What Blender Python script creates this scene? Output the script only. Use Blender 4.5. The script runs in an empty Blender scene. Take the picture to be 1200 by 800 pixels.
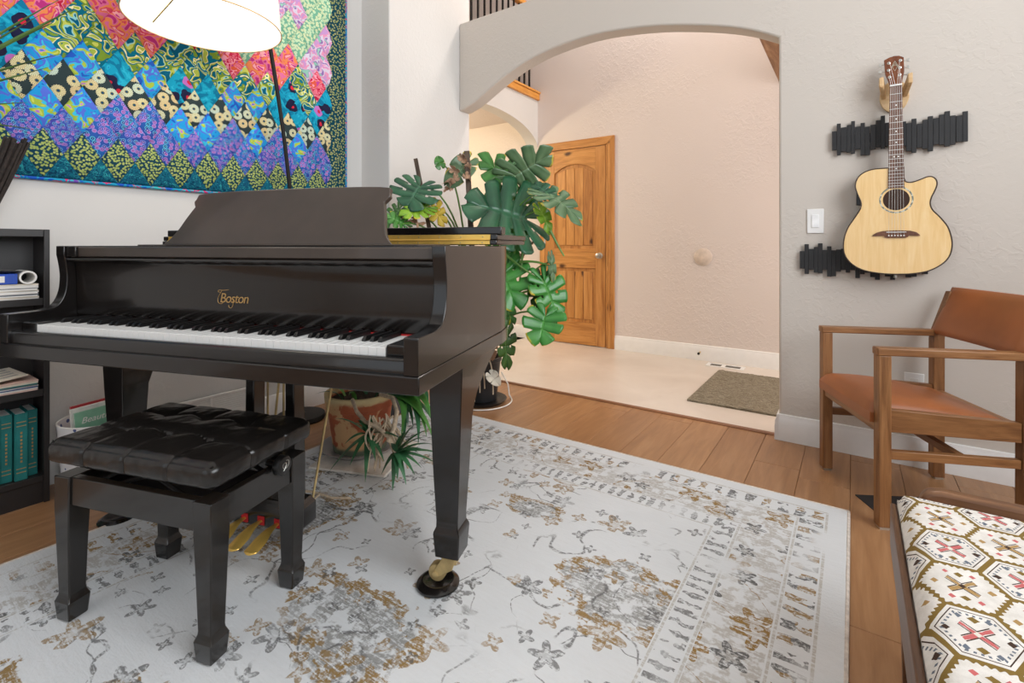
import bpy, bmesh, math, random
from mathutils import Vector, Matrix, Euler, noise as mnoise
R = math.radians
random.seed(7)
S = bpy.context.scene
COL = S.collection

# ------------------------------------------------------------------ camera
YAW = 34.8
FPX, HOR, EYE = 575.0, 288.0, 1.03          # focal length and horizon of the 1200x800 photograph, eye height in metres
cam_d = bpy.data.cameras.new('camera'); cam = bpy.data.objects.new('camera', cam_d); COL.objects.link(cam)
cam_d.sensor_width = 36; cam_d.lens = FPX/1200*36; cam_d.shift_y = -(400-HOR)/1200; cam_d.clip_start = .02
cam.location = (0, 0, EYE); cam.rotation_euler = (R(90), 0, R(YAW)); S.camera = cam

# ------------------------------------------------------------------ sky, lights, exposure
w = bpy.data.worlds.new('sky'); S.world = w; w.use_nodes = True
bg = w.node_tree.nodes['Background']; bg.inputs[0].default_value = (.86, .93, 1, 1); bg.inputs[1].default_value = 1.2
def area(name, loc, rot, sx, sy, watt, col):
    d = bpy.data.lights.new(name, 'AREA'); d.shape = 'RECTANGLE'; d.size = sx; d.size_y = sy; d.energy = watt; d.color = col
    o = bpy.data.objects.new(name, d); COL.objects.link(o); o.location = loc; o.rotation_euler = rot; return o
def point(name, loc, watt, col, r=.05):
    d = bpy.data.lights.new(name, 'POINT'); d.energy = watt; d.color = col; d.shadow_soft_size = r
    o = bpy.data.objects.new(name, d); COL.objects.link(o); o.location = loc; return o
area('daylight_right_window', (1.96, .55, 2.55), (0, R(90), 0), 2.3, 2.4, 118, (.94, .97, 1))
area('daylight_rear_window', (-.6, -3.42, 2.35), (R(-90), 0, 0), 3.4, 3.9, 100, (.97, .98, 1))
area('daylight_front_door', (1.4, 3.85, 1.6), (0, R(90), 0), 2.2, .9, 46, (1, .95, .92))
point('foyer_ceiling_light', (-.9, 3.75, 4.3), 95, (1, .90, .82), .15)
point('passage_light', (-4.0, 3.2, 2.1), 60, (1, .86, .58), .12)
S.view_settings.view_transform = 'Standard'; S.view_settings.look = 'None'
S.view_settings.exposure = 0.0; S.view_settings.gamma = 1.0; S.view_settings.use_curve_mapping = False
S.cycles.use_denoising = True; S.cycles.max_bounces = 8; S.cycles.diffuse_bounces = 5; S.cycles.glossy_bounces = 4
S.cycles.sample_clamp_indirect = 6

# ------------------------------------------------------------------ mesh builder
class MB:
    def __init__(s): s.v = []; s.f = []; s.M = None
    def add(s, vs, fs):
        b = len(s.v)
        s.v += [tuple(s.M @ Vector(p)) if s.M else tuple(p) for p in vs]
        s.f += [tuple(b+i for i in f) for f in fs]; return s
    def box(s, x0, x1, y0, y1, z0, z1):
        return s.add([(x0,y0,z0),(x1,y0,z0),(x1,y1,z0),(x0,y1,z0),(x0,y0,z1),(x1,y0,z1),(x1,y1,z1),(x0,y1,z1)],
                     [(3,2,1,0),(4,5,6,7),(0,1,5,4),(1,2,6,5),(2,3,7,6),(3,0,4,7)])
    def prism(s, pts, a, b, axis='z'):
        n = len(pts)
        if sum(pts[i][0]*pts[(i+1)%n][1]-pts[(i+1)%n][0]*pts[i][1] for i in range(n)) < 0: pts = pts[::-1]
        mk = {'z': lambda p, h: (p[0], p[1], h), 'y': lambda p, h: (p[0], h, p[1]), 'x': lambda p, h: (h, p[0], p[1])}[axis]
        vs = [mk(p, a) for p in pts]+[mk(p, b) for p in pts]
        fs = [tuple(range(n))[::-1], tuple(range(n, 2*n))]+[(i, (i+1)%n, n+(i+1)%n, n+i) for i in range(n)]
        flip = (axis == 'y') != (b < a)
        if flip: fs = [f[::-1] for f in fs]
        return s.add(vs, fs)
    def rings(s, rings, cap=True):
        n = len(rings[0]); vs = [p for r in rings for p in r]; fs = []
        for k in range(len(rings)-1):
            for i in range(n): fs.append((k*n+i, k*n+(i+1)%n, (k+1)*n+(i+1)%n, (k+1)*n+i))
        if cap: fs += [tuple(range(n))[::-1], tuple(range((len(rings)-1)*n, len(rings)*n))]
        return s.add(vs, fs)
    def rects(s, L):                     # L: (z, x0, x1, y0, y1)
        return s.rings([[(a,c,z),(b,c,z),(b,d,z),(a,d,z)] for z,a,b,c,d in L])
    def tube(s, pts, r, n=8, cap=True):
        pts = [Vector(p) for p in pts]; out = []; prev = None
        for i, p in enumerate(pts):
            t = (pts[min(i+1, len(pts)-1)]-pts[max(i-1, 0)]).normalized()
            if prev is None: u = t.orthogonal().normalized()
            else: u = (prev-t*prev.dot(t)).normalized()
            prev = u; v = t.cross(u); q = r[i] if isinstance(r, (list, tuple)) else r
            out.append([p+(u*math.cos(2*math.pi*k/n)+v*math.sin(2*math.pi*k/n))*q for k in range(n)])
        return s.rings(out, cap)
    def lathe(s, prof, n=28, c=(0,0,0), cap=True):
        return s.rings([[(c[0]+r*math.cos(2*math.pi*k/n), c[1]+r*math.sin(2*math.pi*k/n), c[2]+z) for k in range(n)] for r, z in prof], cap)
    def grid(s, fn, nu, nv):
        vs = [fn(i/nu, j/nv) for j in range(nv+1) for i in range(nu+1)]
        return s.add(vs, [(j*(nu+1)+i, j*(nu+1)+i+1, (j+1)*(nu+1)+i+1, (j+1)*(nu+1)+i) for j in range(nv) for i in range(nu)])
    def mesh(s, name, m=None, ang=38):
        me = bpy.data.meshes.new(name); me.from_pydata(s.v, [], s.f); me.update()
        for p in me.polygons: p.use_smooth = True
        me.set_sharp_from_angle(angle=R(ang))
        if m: me.materials.append(m)
        return me
    def build(s, name, m, parent=None, bevel=0, seg=2, ang=38):
        o = bpy.data.objects.new(name, s.mesh(name, m, ang)); COL.objects.link(o)
        if parent is not None: o.parent = parent
        if bevel:
            b = o.modifiers.new('bevel', 'BEVEL'); b.width = bevel; b.segments = seg; b.limit_method = 'ANGLE'; b.angle_limit = R(32)
            b.harden_normals = False
        return o
def thing(name, label, cat, loc=(0,0,0), rz=0, group=None):
    o = bpy.data.objects.new(name, None); COL.objects.link(o); o.location = loc; o.rotation_euler = (0,0,rz); o.empty_display_size = .05
    return tag(o, label, cat, group)
def tag(o, label, cat, group=None):
    o['label'] = label; o['category'] = cat
    if group: o['group'] = group
    return o
def struct(o): o['kind'] = 'structure'; return o
def stuff(o): o['kind'] = 'stuff'; return o
def inst(src, parent=None, loc=None, rot=None, mesh=None):
    c = src.copy()
    if mesh: c.data = mesh
    COL.objects.link(c)
    if parent is not None: c.parent = parent
    if loc is not None: c.location = loc
    if rot is not None: c.rotation_euler = rot
    return c
def bez(p0, p1, p2, n=10):
    p0, p1, p2 = Vector(p0), Vector(p1), Vector(p2)
    return [p0*(1-t)**2+p1*2*t*(1-t)+p2*t*t for t in [i/n for i in range(n+1)]]
def text_mesh(body, size, m, name, parent, M, ext=.0005, shear=0, font_space=1.0):
    cu = bpy.data.curves.new(name, 'FONT'); cu.body = body; cu.size = size; cu.extrude = ext; cu.shear = shear
    cu.align_x = 'CENTER'; cu.align_y = 'CENTER'; cu.space_character = font_space
    t = bpy.data.objects.new(name, cu); COL.objects.link(t)
    dg = bpy.context.evaluated_depsgraph_get(); me = bpy.data.meshes.new_from_object(t.evaluated_get(dg))
    bpy.data.objects.remove(t); me.materials.clear(); me.materials.append(m)
    me.transform(M); o = bpy.data.objects.new(name, me); COL.objects.link(o)
    if parent is not None: o.parent = parent
    return o
def PX(u, v, d):                          # a point of the place seen at photograph pixel (u, v), d metres deep
    a = R(YAW); k = (u-600)/FPX
    return Vector(((-math.sin(a)+math.cos(a)*k)*d, (math.cos(a)+math.sin(a)*k)*d, EYE-(v-HOR)/FPX*d))

# ------------------------------------------------------------------ node helper
def lin(c): return tuple(((x/255)/12.92 if x/255 <= .04045 else ((x/255+.055)/1.055)**2.4) for x in c)+(1,)
class NT:
    def __init__(s, name, rough=.5, metal=0, coat=0, spec=.5):
        s.m = bpy.data.materials.new(name); s.m.use_nodes = True; s.t = s.m.node_tree; s.N = s.t.nodes; s.L = s.t.links
        s.b = s.N['Principled BSDF']; s.b.inputs['Roughness'].default_value = rough; s.b.inputs['Metallic'].default_value = metal
        s.b.inputs['Coat Weight'].default_value = coat; s.b.inputs['Coat Roughness'].default_value = .06
        s.b.inputs['Specular IOR Level'].default_value = spec; s._tc = None
    def put(s, sock, v):
        if isinstance(v, bpy.types.NodeSocket): s.L.new(v, sock)
        else: sock.default_value = v
    def f(s, op, a, b=None, c=None):
        n = s.N.new('ShaderNodeMath'); n.operation = op; s.put(n.inputs[0], a)
        if b is not None: s.put(n.inputs[1], b)
        if c is not None: s.put(n.inputs[2], c)
        return n.outputs[0]
    def add(s,a,b): return s.f('ADD',a,b)
    def sub(s,a,b): return s.f('SUBTRACT',a,b)
    def mul(s,a,b): return s.f('MULTIPLY',a,b)
    def lt(s,a,b): return s.f('LESS_THAN',a,b)
    def gt(s,a,b): return s.f('GREATER_THAN',a,b)
    def mn(s,a,b): return s.f('MINIMUM',a,b)
    def mx(s,a,b): return s.f('MAXIMUM',a,b)
    def ab(s,a): return s.f('ABSOLUTE',a)
    def ss(s, x, a, b, inv=False):       # smooth step a..b
        n = s.N.new('ShaderNodeMapRange'); n.interpolation_type = 'SMOOTHSTEP'; s.put(n.inputs[0], x)
        s.put(n.inputs[1], a); s.put(n.inputs[2], b); n.inputs[3].default_value = 1 if inv else 0; n.inputs[4].default_value = 0 if inv else 1
        return n.outputs[0]
    def co(s, scale=(1,1,1), rnd=0, kind='Object', loc=(0,0,0)):
        if s._tc is None: s._tc = s.N.new('ShaderNodeTexCoord')
        v = s._tc.outputs[kind]
        if rnd:
            oi = s.N.new('ShaderNodeObjectInfo'); c = s.N.new('ShaderNodeCombineXYZ'); r = s.mul(oi.outputs['Random'], rnd)
            for i in range(3): s.L.new(r, c.inputs[i])
            a = s.N.new('ShaderNodeVectorMath'); a.operation = 'ADD'; s.L.new(v, a.inputs[0]); s.L.new(c.outputs[0], a.inputs[1]); v = a.outputs[0]
        n = s.N.new('ShaderNodeMapping'); s.L.new(v, n.inputs[0]); n.inputs['Scale'].default_value = scale; n.inputs['Location'].default_value = loc
        return n.outputs[0]
    def xyz(s, v):
        n = s.N.new('ShaderNodeSeparateXYZ'); s.L.new(v, n.inputs[0]); return n.outputs
    def vec(s, x, y, z=0.0):
        n = s.N.new('ShaderNodeCombineXYZ'); s.put(n.inputs[0], x); s.put(n.inputs[1], y); s.put(n.inputs[2], z); return n.outputs[0]
    def vadd(s, a, b, k=1.0):            # a + b*k
        n = s.N.new('ShaderNodeVectorMath'); n.operation = 'MULTIPLY_ADD'; s.L.new(b, n.inputs[0]); n.inputs[1].default_value = (k,k,k); s.L.new(a, n.inputs[2]); return n.outputs[0]
    def noise(s, v, scale, detail=3, rough=.5, dist=0, col=False):
        n = s.N.new('ShaderNodeTexNoise'); s.L.new(v, n.inputs['Vector']); n.inputs['Scale'].default_value = scale
        n.inputs['Detail'].default_value = detail; n.inputs['Roughness'].default_value = rough; n.inputs['Distortion'].default_value = dist
        return n.outputs['Color' if col else 'Fac']
    def vor(s, v, scale, feat='F1', rand=1.0, dim=None):
        n = s.N.new('ShaderNodeTexVoronoi'); s.L.new(v, n.inputs['Vector']); n.inputs['Scale'].default_value = scale; n.feature = feat
        n.inputs['Randomness'].default_value = rand
        if dim: n.voronoi_dimensions = dim
        return n.outputs
    def ramp(s, x, stops, const=False):
        n = s.N.new('ShaderNodeValToRGB'); s.L.new(x, n.inputs[0]); e = n.color_ramp.elements
        n.color_ramp.interpolation = 'CONSTANT' if const else 'LINEAR'
        while len(e) < len(stops): e.new(.5)
        for q, (p, c) in zip(e, stops): q.position = p; q.color = lin(c)
        return n.outputs[0]
    def mix(s, fac, a, b, mode='MIX'):
        n = s.N.new('ShaderNodeMix'); n.data_type = 'RGBA'; n.blend_type = mode; s.put(n.inputs[0], fac)
        for q, v in ((n.inputs[6], a), (n.inputs[7], b)): s.put(q, lin(v) if isinstance(v, tuple) and len(v) == 3 else v)
        return n.outputs[2]
    def rand(s): return s.N.new('ShaderNodeObjectInfo').outputs['Random']
    def bump(s, h, strength=.3, dist=.01):
        n = s.N.new('ShaderNodeBump'); s.L.new(h, n.inputs['Height']); n.inputs['Strength'].default_value = strength; n.inputs['Distance'].default_value = dist
        s.L.new(n.outputs[0], s.b.inputs['Normal'])
    def col(s, c):
        s.put(s.b.inputs['Base Color'], lin(c) if isinstance(c, tuple) else c); return s
    def rough(s, v): s.put(s.b.inputs['Roughness'], v)
def plain(name, c, rough=.5, metal=0, coat=0, var=.06, scale=20, bump=0, bscale=200, spec=.5):
    n = NT(name, rough, metal, coat, spec); v = n.co()
    d = tuple(max(0, x*(1-var)) for x in c); u = tuple(min(255, x*(1+var)) for x in c)
    n.col(n.ramp(n.noise(v, scale, 4), [(.3, d), (.7, u)]))
    if bump: n.bump(n.noise(v, bscale, 3), bump, .002)
    return n.m
def wood(name, dark, mid, light, axis, rough=.4, scale=1.0, coat=0, knots=False, rnd=5, bump=.08):
    n = NT(name, rough, 0, coat); sc = [9*scale]*3; sc['xyz'.index(axis)] = .9*scale
    v = n.co(tuple(sc), rnd); g = n.noise(v, 2.2, 5, .6, 1.2); fine = [70*scale]*3; fine['xyz'.index(axis)] = 3*scale
    g2 = n.noise(n.co(tuple(fine), rnd), 3, 3)
    c = n.ramp(n.add(n.mul(g, .8), n.mul(g2, .2)), [(.3, dark), (.5, mid), (.7, light)])
    c = n.mix(n.mul(n.sub(n.rand(), .5), .35), c, n.mix(1.0, c, dark, 'MULTIPLY'))
    if knots:
        sk = [4.5]*3; sk['xyz'.index(axis)] = 2.6; k = n.vor(n.vadd(n.co(tuple(sk), rnd), n.noise(n.co((3,3,3), rnd), 2, col=True), .25), 1.0)
        c = n.mix(n.ss(k['Distance'], .05, .15, True), c, (70, 34, 14))
    n.col(c); n.bump(g2, bump, .002); return n.m

# ------------------------------------------------------------------ materials
def wall_mat(name, c, strength=.5):
    n = NT(name, .75, 0, 0, .3); v = n.co()
    k = n.noise(v, 60, 3, .55, .4); k2 = n.mul(n.ss(n.noise(v, 30, 3, .5, .8), .48, .60), n.ss(n.noise(v, 1.3, 2), .40, .62))
    n.col(n.mix(n.mul(n.noise(v, 3, 2), .25), c, tuple(x*.94 for x in c))); n.bump(n.add(n.mul(k, .5), k2), strength, .002); return n.m
M_WALL = wall_mat('wall_paint', (206, 198, 189), .4); M_FOYER = wall_mat('foyer_paint', (222, 211, 205), .75); M_WHITE = wall_mat('white_paint', (214, 212, 209), .25)
M_CEIL = wall_mat('ceiling_paint', (235, 233, 230), .2)
M_LOFT_SHADE = wall_mat('loft_shaded_paint', (150, 138, 126), .2)  # shade of the loft wall put into a darker base colour
M_TRIM = plain('white_trim', (236, 235, 233), .4, var=.01)
M_PLANK = wood('oak_plank', (146, 105, 71), (162, 119, 81), (176, 134, 95), 'y', .36, .9)
M_JOINT = plain('plank_joint', (106, 70, 44), .8)
M_THRESH = wood('threshold_wood', (110, 66, 38), (138, 90, 56), (158, 108, 72), 'x', .4)
def tile_mat():
    n = NT('cream_tile', .3); v = n.co((1, 1, 1))
    n.col(n.ramp(n.noise(v, 2.2, 6, .6, .5), [(.3, (200, 188, 176)), (.7, (216, 206, 195))])); return n.m
M_TILE = tile_mat()
M_ALDER = wood('knotty_alder_upright', (150, 92, 40), (198, 138, 72), (220, 164, 98), 'z', .4, .8, .2, True)
M_ALDERX = wood('knotty_alder_across', (150, 92, 40), (198, 138, 72), (220, 164, 98), 'x', .4, .8, .2, True)
M_ALDERY = wood('knotty_alder_along', (176, 108, 34), (214, 146, 60), (228, 166, 84), 'y', .4, .8, .2, True)
M_BEAM = wood('brown_beam', (112, 74, 44), (156, 114, 78), (190, 150, 112), 'y', .6, .8)
M_PIANO = NT('satin_black_lacquer', .17, 0, .35).col((17, 15, 14)).m
def piano_mat(name, c, rough):
    n = NT(name, rough, 0, .25); v = n.co()
    n.col(n.ramp(n.noise(v, 5, 5), [(.3, tuple(x*.85 for x in c)), (.75, tuple(x*1.15 for x in c))]))
    n.rough(n.add(n.mul(n.noise(v, 9, 5), .12), rough-.05)); return n.m
M_PIANO = piano_mat('satin_black_lacquer', (22, 19, 18), .2); M_DESK = piano_mat('worn_black_lacquer', (62, 52, 45), .38)
M_IVORY = plain('white_key_plastic', (236, 236, 234), .25, var=.01); M_EBONY = plain('black_key_plastic', (16, 15, 15), .3)
M_BRASS = plain('polished_brass', (238, 194, 98), .28, .6, var=.05); M_OLDBRASS = plain('dull_brass', (196, 172, 122), .45, .6, var=.12)
M_GOLD = plain('gold_lettering', (186, 150, 96), .45, .5)
M_RED = plain('red_felt', (190, 38, 40), .95); M_STEEL = plain('brushed_nickel', (206, 204, 198), .32, 1)
M_IRON = plain('dark_iron', (30, 27, 25), .5, .4); M_LEATHER = plain('black_leather', (30, 27, 25), .27, var=.15, scale=8, bump=.12, bscale=260)
M_BENCH = piano_mat('bench_lacquer', (30, 27, 25), .22)
M_TAN = plain('tan_vinyl', (154, 90, 48), .42, var=.10, scale=4, bump=.06, bscale=300)
M_OAKY = wood('chair_oak_along', (100, 62, 34), (138, 94, 56), (166, 120, 78), 'y', .4, 1.4)
M_OAKZ = wood('chair_oak_upright', (100, 62, 34), (138, 94, 56), (166, 120, 78), 'z', .4, 1.4)
M_OAKX = wood('chair_oak_across', (100, 62, 34), (138, 94, 56), (166, 120, 78), 'x', .4, 1.4)
M_DARKWOOD = wood('dark_walnut', (78, 50, 32), (112, 76, 50), (138, 98, 68), 'x', .35, 1.2)
M_DARKWOODY = wood('dark_walnut_along', (62, 38, 24), (92, 60, 38), (118, 80, 54), 'y', .35, 1.2)
M_SHELF = plain('black_brown_veneer', (36, 33, 33), .45, var=.12, scale=6)
M_BLACKSLAT = plain('matte_black_slat', (32, 32, 34), .6, var=.1)
M_BLACKPOT = plain('black_plastic', (26, 28, 31), .45); M_PAPER = plain('white_paper', (232, 230, 226), .8, var=.02)
M_BLUE = plain('blue_binder', (22, 72, 176), .4); M_TEAL = plain('teal_cloth', (22, 118, 116), .6, var=.08)
M_PALEGREY = plain('pale_grey_glaze', (150, 146, 146), .35, var=.06); M_MATBLACK = plain('dark_rubber', (38, 35, 36), .8)
M_SPRUCE = wood('spruce_top', (228, 186, 120), (238, 200, 138), (244, 212, 156), 'z', .22, 1.6, .4, rnd=0, bump=.02)
M_ROSE = wood('rosewood', (70, 40, 28), (100, 62, 44), (126, 84, 62), 'z', .4, 2, 0)
M_MAHOG = wood('mahogany', (84, 42, 22), (112, 60, 34), (136, 80, 48), 'z', .25, 2, .3)
M_PINE = wood('pale_pine', (190, 152, 104), (212, 178, 132), (226, 196, 154), 'x', .5, 2)
# ------------------------------------------------------------------ setting: floor
def floor_build():
    fl = struct(MB().box(-2.86, 2.0, -3.5, 3.0, -.06, -.006).build('floor', M_JOINT))
    wd, k = .19, 0
    for i in range(26):
        x0 = -2.86+i*wd; x1 = min(x0+wd, 2.0)
        if x1-x0 < .03: continue
        y = -3.5-random.uniform(0, 1.6)
        while y < 3.0:
            L = random.choice([1.25, 1.7, 1.95, 2.1]); a, b = max(y, -3.5), min(y+L, 3.0); y += L
            if b-a < .02: continue
            g, c = .0006, .0016
            m = MB(); m.rects([(-.012, x0+g, x1-g, a+g, b-g), (-c, x0+g, x1-g, a+g, b-g), (0, x0+g+c, x1-g-c, a+g+c, b-g-c)])
            m.build('plank', M_PLANK, fl, ang=20)
    return fl
floor_build()
struct(MB().box(-5.5, 2.0, 3.028, 4.70, -.06, .0).build('floor', M_TILE))
struct(MB().rects([(-.05, -2.86, 2.0, 2.998, 3.03), (.004, -2.86, 2.0, 2.998, 3.03), (.009, -2.86, 2.0, 3.004, 3.026)]).build('trim_1', M_THRESH))
# ------------------------------------------------------------------ setting: walls
struct(MB().box(-3.02, -2.86, -3.5, 2.247, 0, 5).build('wall_left', M_WHITE))
struct(MB().box(-3.02, -2.572, 2.247, 3.092, 0, 5).build('wall_left_pier', M_WHITE, bevel=.008))
# the arched wall
AX0, AX1, SPR, CRN = -2.5719, -.325, 2.105, 2.43
def arch_pts(x0, x1, z0, z1, n=36):
    c, h = (x0+x1)/2, (x1-x0)/2; rise = z1-z0; Rr = (h*h+rise*rise)/(2*rise); zc = z1-Rr; a = math.asin(h/Rr)
    return [(c+.94*0+Rr*math.sin(-a+2*a*i/n), zc+Rr*math.cos(-a+2*a*i/n)) for i in range(n+1)]
def ell_pts(x0, x1, z0, z1, p=2.0, n=36):
    c, h = (x0+x1)/2, (x1-x0)/2
    out = []
    for i in range(n+1):
        t = math.pi*(1-i/n); cx, sz = math.cos(t), math.sin(t)
        out.append((c+h*math.copysign(abs(cx)**(2/p), cx), z0+(z1-z0)*abs(sz)**(2/p)))
    return out
arch = [(-2.5719, 2.10), (-2.47, 2.128), (-2.382, 2.165), (-2.26, 2.228), (-2.13, 2.291), (-1.99, 2.345), (-1.832, 2.387), (-1.66, 2.412), (-1.49, 2.424),
        (-1.34, 2.421), (-1.187, 2.406), (-1.05, 2.386), (-.915, 2.36), (-.746, 2.316), (-.62, 2.278), (-.515, 2.24), (-.42, 2.196), (-.325, 2.142)]
def smooth_curve(P, n=4):
    out = []
    for i in range(len(P)-1):
        p0, p1, p2, p3 = P[max(i-1, 0)], P[i], P[i+1], P[min(i+2, len(P)-1)]
        for k in range(n):
            t = k/n
            out.append(tuple(.5*(2*p1[j]+(p2[j]-p0[j])*t+(2*p0[j]-5*p1[j]+4*p2[j]-p3[j])*t*t+(3*p1[j]-p0[j]-3*p2[j]+p3[j])*t**3) for j in (0, 1)))
    return out+[P[-1]]
ap = smooth_curve(arch, 3)
out = [(-2.5719, 2.795)]+ap+[(-.325, 0), (2.0, 0), (2.0, 5), (-.2, 5), (-.2, 2.795)]
struct(MB().prism(out, 2.965, 3.095, 'y').build('wall_arch', M_WALL, bevel=.012, seg=3, ang=30))
struct(MB().box(-5.5, 2.0, 4.616, 4.76, 0, 5).build('wall_back', M_FOYER))
bp = ell_pts(2.97, 4.6159, 2.087, 2.378, 2.0)
bo = [(3.0951, 2.632), (3.0951, 2.262)]+[p for p in bp if p[0] > 3.12]+[(4.6159, 2.632)]
struct(MB().prism(bo, -3.0, -2.86, 'x').build('wall_balcony', M_WHITE, bevel=.01))
struct(MB().box(-5.5, -3.0, 1.9, 4.616, 2.45, 2.63).build('floor_loft', M_FOYER))
struct(MB().box(-5.64, -5.5, 1.9, 4.76, 0, 5).build('wall_passage', M_FOYER))
struct(MB().box(-5.5, -3.02, 1.76, 1.9, 0, 5).build('wall_passage_side', M_FOYER))
struct(MB().box(-4.35, -4.25, 1.9, 4.616, 2.63, 5).build('wall_loft', M_LOFT_SHADE))
struct(MB().box(-5.5, -3.02, 1.9, 4.616, -.05, 0).build('floor_passage', M_TILE))
struct(MB().box(-5.6, 2.1, -3.6, 4.8, 5, 5.1).build('ceiling', M_CEIL))
# right and rear walls with their windows, behind the photographer
def window_wall(name, x0, x1, z1, a0, a1, b0, b1, axis, h0, h1, n):
    m = MB(); m.prism([(x0, 0), (x1, 0), (x1, b0), (x0, b0)], h0, h1, axis); m.prism([(x0, b1), (x1, b1), (x1, z1), (x0, z1)], h0, h1, axis)
    m.prism([(x0, b0), (a0, b0), (a0, b1), (x0, b1)], h0, h1, axis); m.prism([(a1, b0), (x1, b0), (x1, b1), (a1, b1)], h0, h1, axis)
    struct(m.build(name, M_WALL))
    f = MB(); t = .05
    for p in ([(a0,b0),(a1,b0),(a1,b0+t),(a0,b0+t)], [(a0,b1-t),(a1,b1-t),(a1,b1),(a0,b1)], [(a0,b0),(a0+t,b0),(a0+t,b1),(a0,b1)], [(a1-t,b0),(a1,b0),(a1,b1),(a1-t,b1)],
              [((a0+a1)/2-t/2,b0),((a0+a1)/2+t/2,b0),((a0+a1)/2+t/2,b1),((a0+a1)/2-t/2,b1)]):
        f.prism(p, h0+(h1-h0)*.35, h0+(h1-h0)*.6, axis)
    struct(f.build('window_%d' % n, M_TRIM))
window_wall('wall_right', -3.5, 4.616, 5, -.95, 2.05, .85, 4.2, 'x', 2.0, 2.15, 1)
window_wall('wall_rear', -3.02, 2.0, 5, -2.3, 1.1, .4, 4.4, 'y', -3.65, -3.5, 2)
# baseboards (stepped profile)
PROF = [(0, 0), (.019, 0), (.019, .078), (.0165, .086), (.0165, .104), (.012, .114), (.009, .134), (0, .137)]
def base(name, axis, a, b, wall, sgn):
    m = MB(); P = [(wall+sgn*p, z) for p, z in PROF]
    m.prism(P, a, b, 'x' if axis == 'x' else 'y')
    return struct(m.build(name, M_TRIM, ang=25))
base('baseboard_right', 'x', -.325, 2.0, 2.965, -1)
base('baseboard_jamb', 'y', 2.946, 3.095, -.325, -1)
base('baseboard_back', 'x', -1.953, 2.0, 4.616, -1)
base('baseboard_passage', 'x', -5.5, -2.82, 4.616, -1)
base('baseboard_left', 'y', -3.5, 2.247, -2.86, 1)
base('baseboard_pier', 'y', 2.247, 3.09, -2.572, 1)
base('baseboard_niche', 'x', -2.841, -2.572, 2.247, -1)
# balcony trim, balusters and handrail
tr = struct(MB().box(-3.02, -2.835, 3.10, 4.6155, 2.632, 2.70).box(-3.02, -2.822, 3.10, 4.6155, 2.70, 2.722).build('trim_2', M_ALDERY, bevel=.003))
rail = thing('balcony_railing', 'iron balcony railing with orange wood handrail above the arched beam', 'railing', (-2.93, 3.1, 2.722))
MB().box(-.035, .035, 0, 1.515, .90, .955).build('handrail', M_ALDERY, rail, bevel=.012)
b0 = MB().box(-.008, .008, -.008, .008, 0, .90).build('baluster', M_IRON, rail); b0.location = (0, .05, 0)
for k in range(1, 15): inst(b0, rail, (0, .05+.1*k, 0))
# timber soffit on the foyer's right
sf = struct(MB().box(-.5, 1.4, 3.1, 4.6155, 2.40, 2.62).build('trim_3', M_BEAM))
for k in range(6): MB().box(-.5+k*.12, -.5+k*.12+.112, 3.1, 4.6155, 2.374, 2.399).build('soffit_board', M_BEAM, sf, bevel=.003)
# ------------------------------------------------------------------ foyer door
DX0, DX1, DZ = -2.754, -2.047, 2.045
dr = struct(thing('door_1', '', 'door')); 
for k in ('label', 'category'): del dr[k]
dr.location = (0, 4.616, 0)
def casing(pts): return MB().prism(pts, -.022, -.0005, 'y')
MB().prism([(DX0-.068, 0), (DX0-.004, 0), (DX0-.004, DZ+.004), (DX0-.068, DZ+.09)], -.024, -.0005, 'y').build('door_casing', M_ALDER, dr, bevel=.005)
MB().prism([(DX1+.004, 0), (DX1+.094, 0), (DX1+.094, DZ+.09), (DX1+.004, DZ+.004)], -.024, -.0005, 'y').build('door_casing', M_ALDER, dr, bevel=.005)
MB().prism([(DX0-.004, DZ+.004), (DX1+.004, DZ+.004), (DX1+.094, DZ+.09), (DX0-.068, DZ+.09)], -.024, -.0005, 'y').build('door_casing', M_ALDERX, dr, bevel=.005)
MB().box(DX1+.03, DX1+.05, -.031, -.024, 0, DZ+.03).build('door_stop', M_ALDER, dr, bevel=.002)
dw = DX1-DX0; st = .112
slab = MB().box(DX0, DX1, -.004, -.0004, .004, DZ).build('door_panel_field', M_ALDER, dr)
MB().box(DX0+.002, DX0+st, -.020, -.004, .008, DZ).build('stile', M_ALDER, dr, bevel=.003)
MB().box(DX1-st, DX1-.002, -.020, -.004, .008, DZ).build('stile', M_ALDER, dr, bevel=.003)
MB().box(DX0+st, DX1-st, -.020, -.004, .008, .235).build('door_rail', M_ALDERX, dr, bevel=.003)
MB().box(DX0+st, DX1-st, -.020, -.004, .80, 1.0).build('door_rail', M_ALDERX, dr, bevel=.003)
pa, pb = DX0+st, DX1-st
at = arch_pts(pa, pb, 1.80, 1.885, 14)
MB().prism([(pa, DZ), (pb, DZ)]+at[::-1], -.020, -.004, 'y').build('door_rail', M_ALDERX, dr, bevel=.003)
for z0, z1, ar in ((.235, .80, False), (1.0, 1.80, True)):
    nb = 4; bw = (pb-pa-.07)/nb
    for k in range(nb):
        x0 = pa+.035+k*bw+.003; x1 = x0+bw-.006
        if ar:
            top = [(x, max(z for xx, z in [(q[0], q[1]) for q in at] if abs(xx-x) < .04)-.04) for x in (x0, (x0+x1)/2, x1)]
            P = [(x0, z0+.035), (x1, z0+.035)]+top[::-1]
        else: P = [(x0, z0+.035), (x1, z0+.035), (x1, z1-.035), (x0, z1-.035)]
        MB().prism(P, -.014, -.003, 'y').build('door_board', M_ALDER, dr, bevel=.003)
MB().tube([(DX1-.062, -.02, .93), (DX1-.062, -.045, .93)], .011, 12).build('door_knob', M_STEEL, dr)
kn = MB(); kn.M = Matrix.Translation((DX1-.062, -.02, .93)) @ Matrix.Rotation(R(90), 4, 'X')
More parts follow.
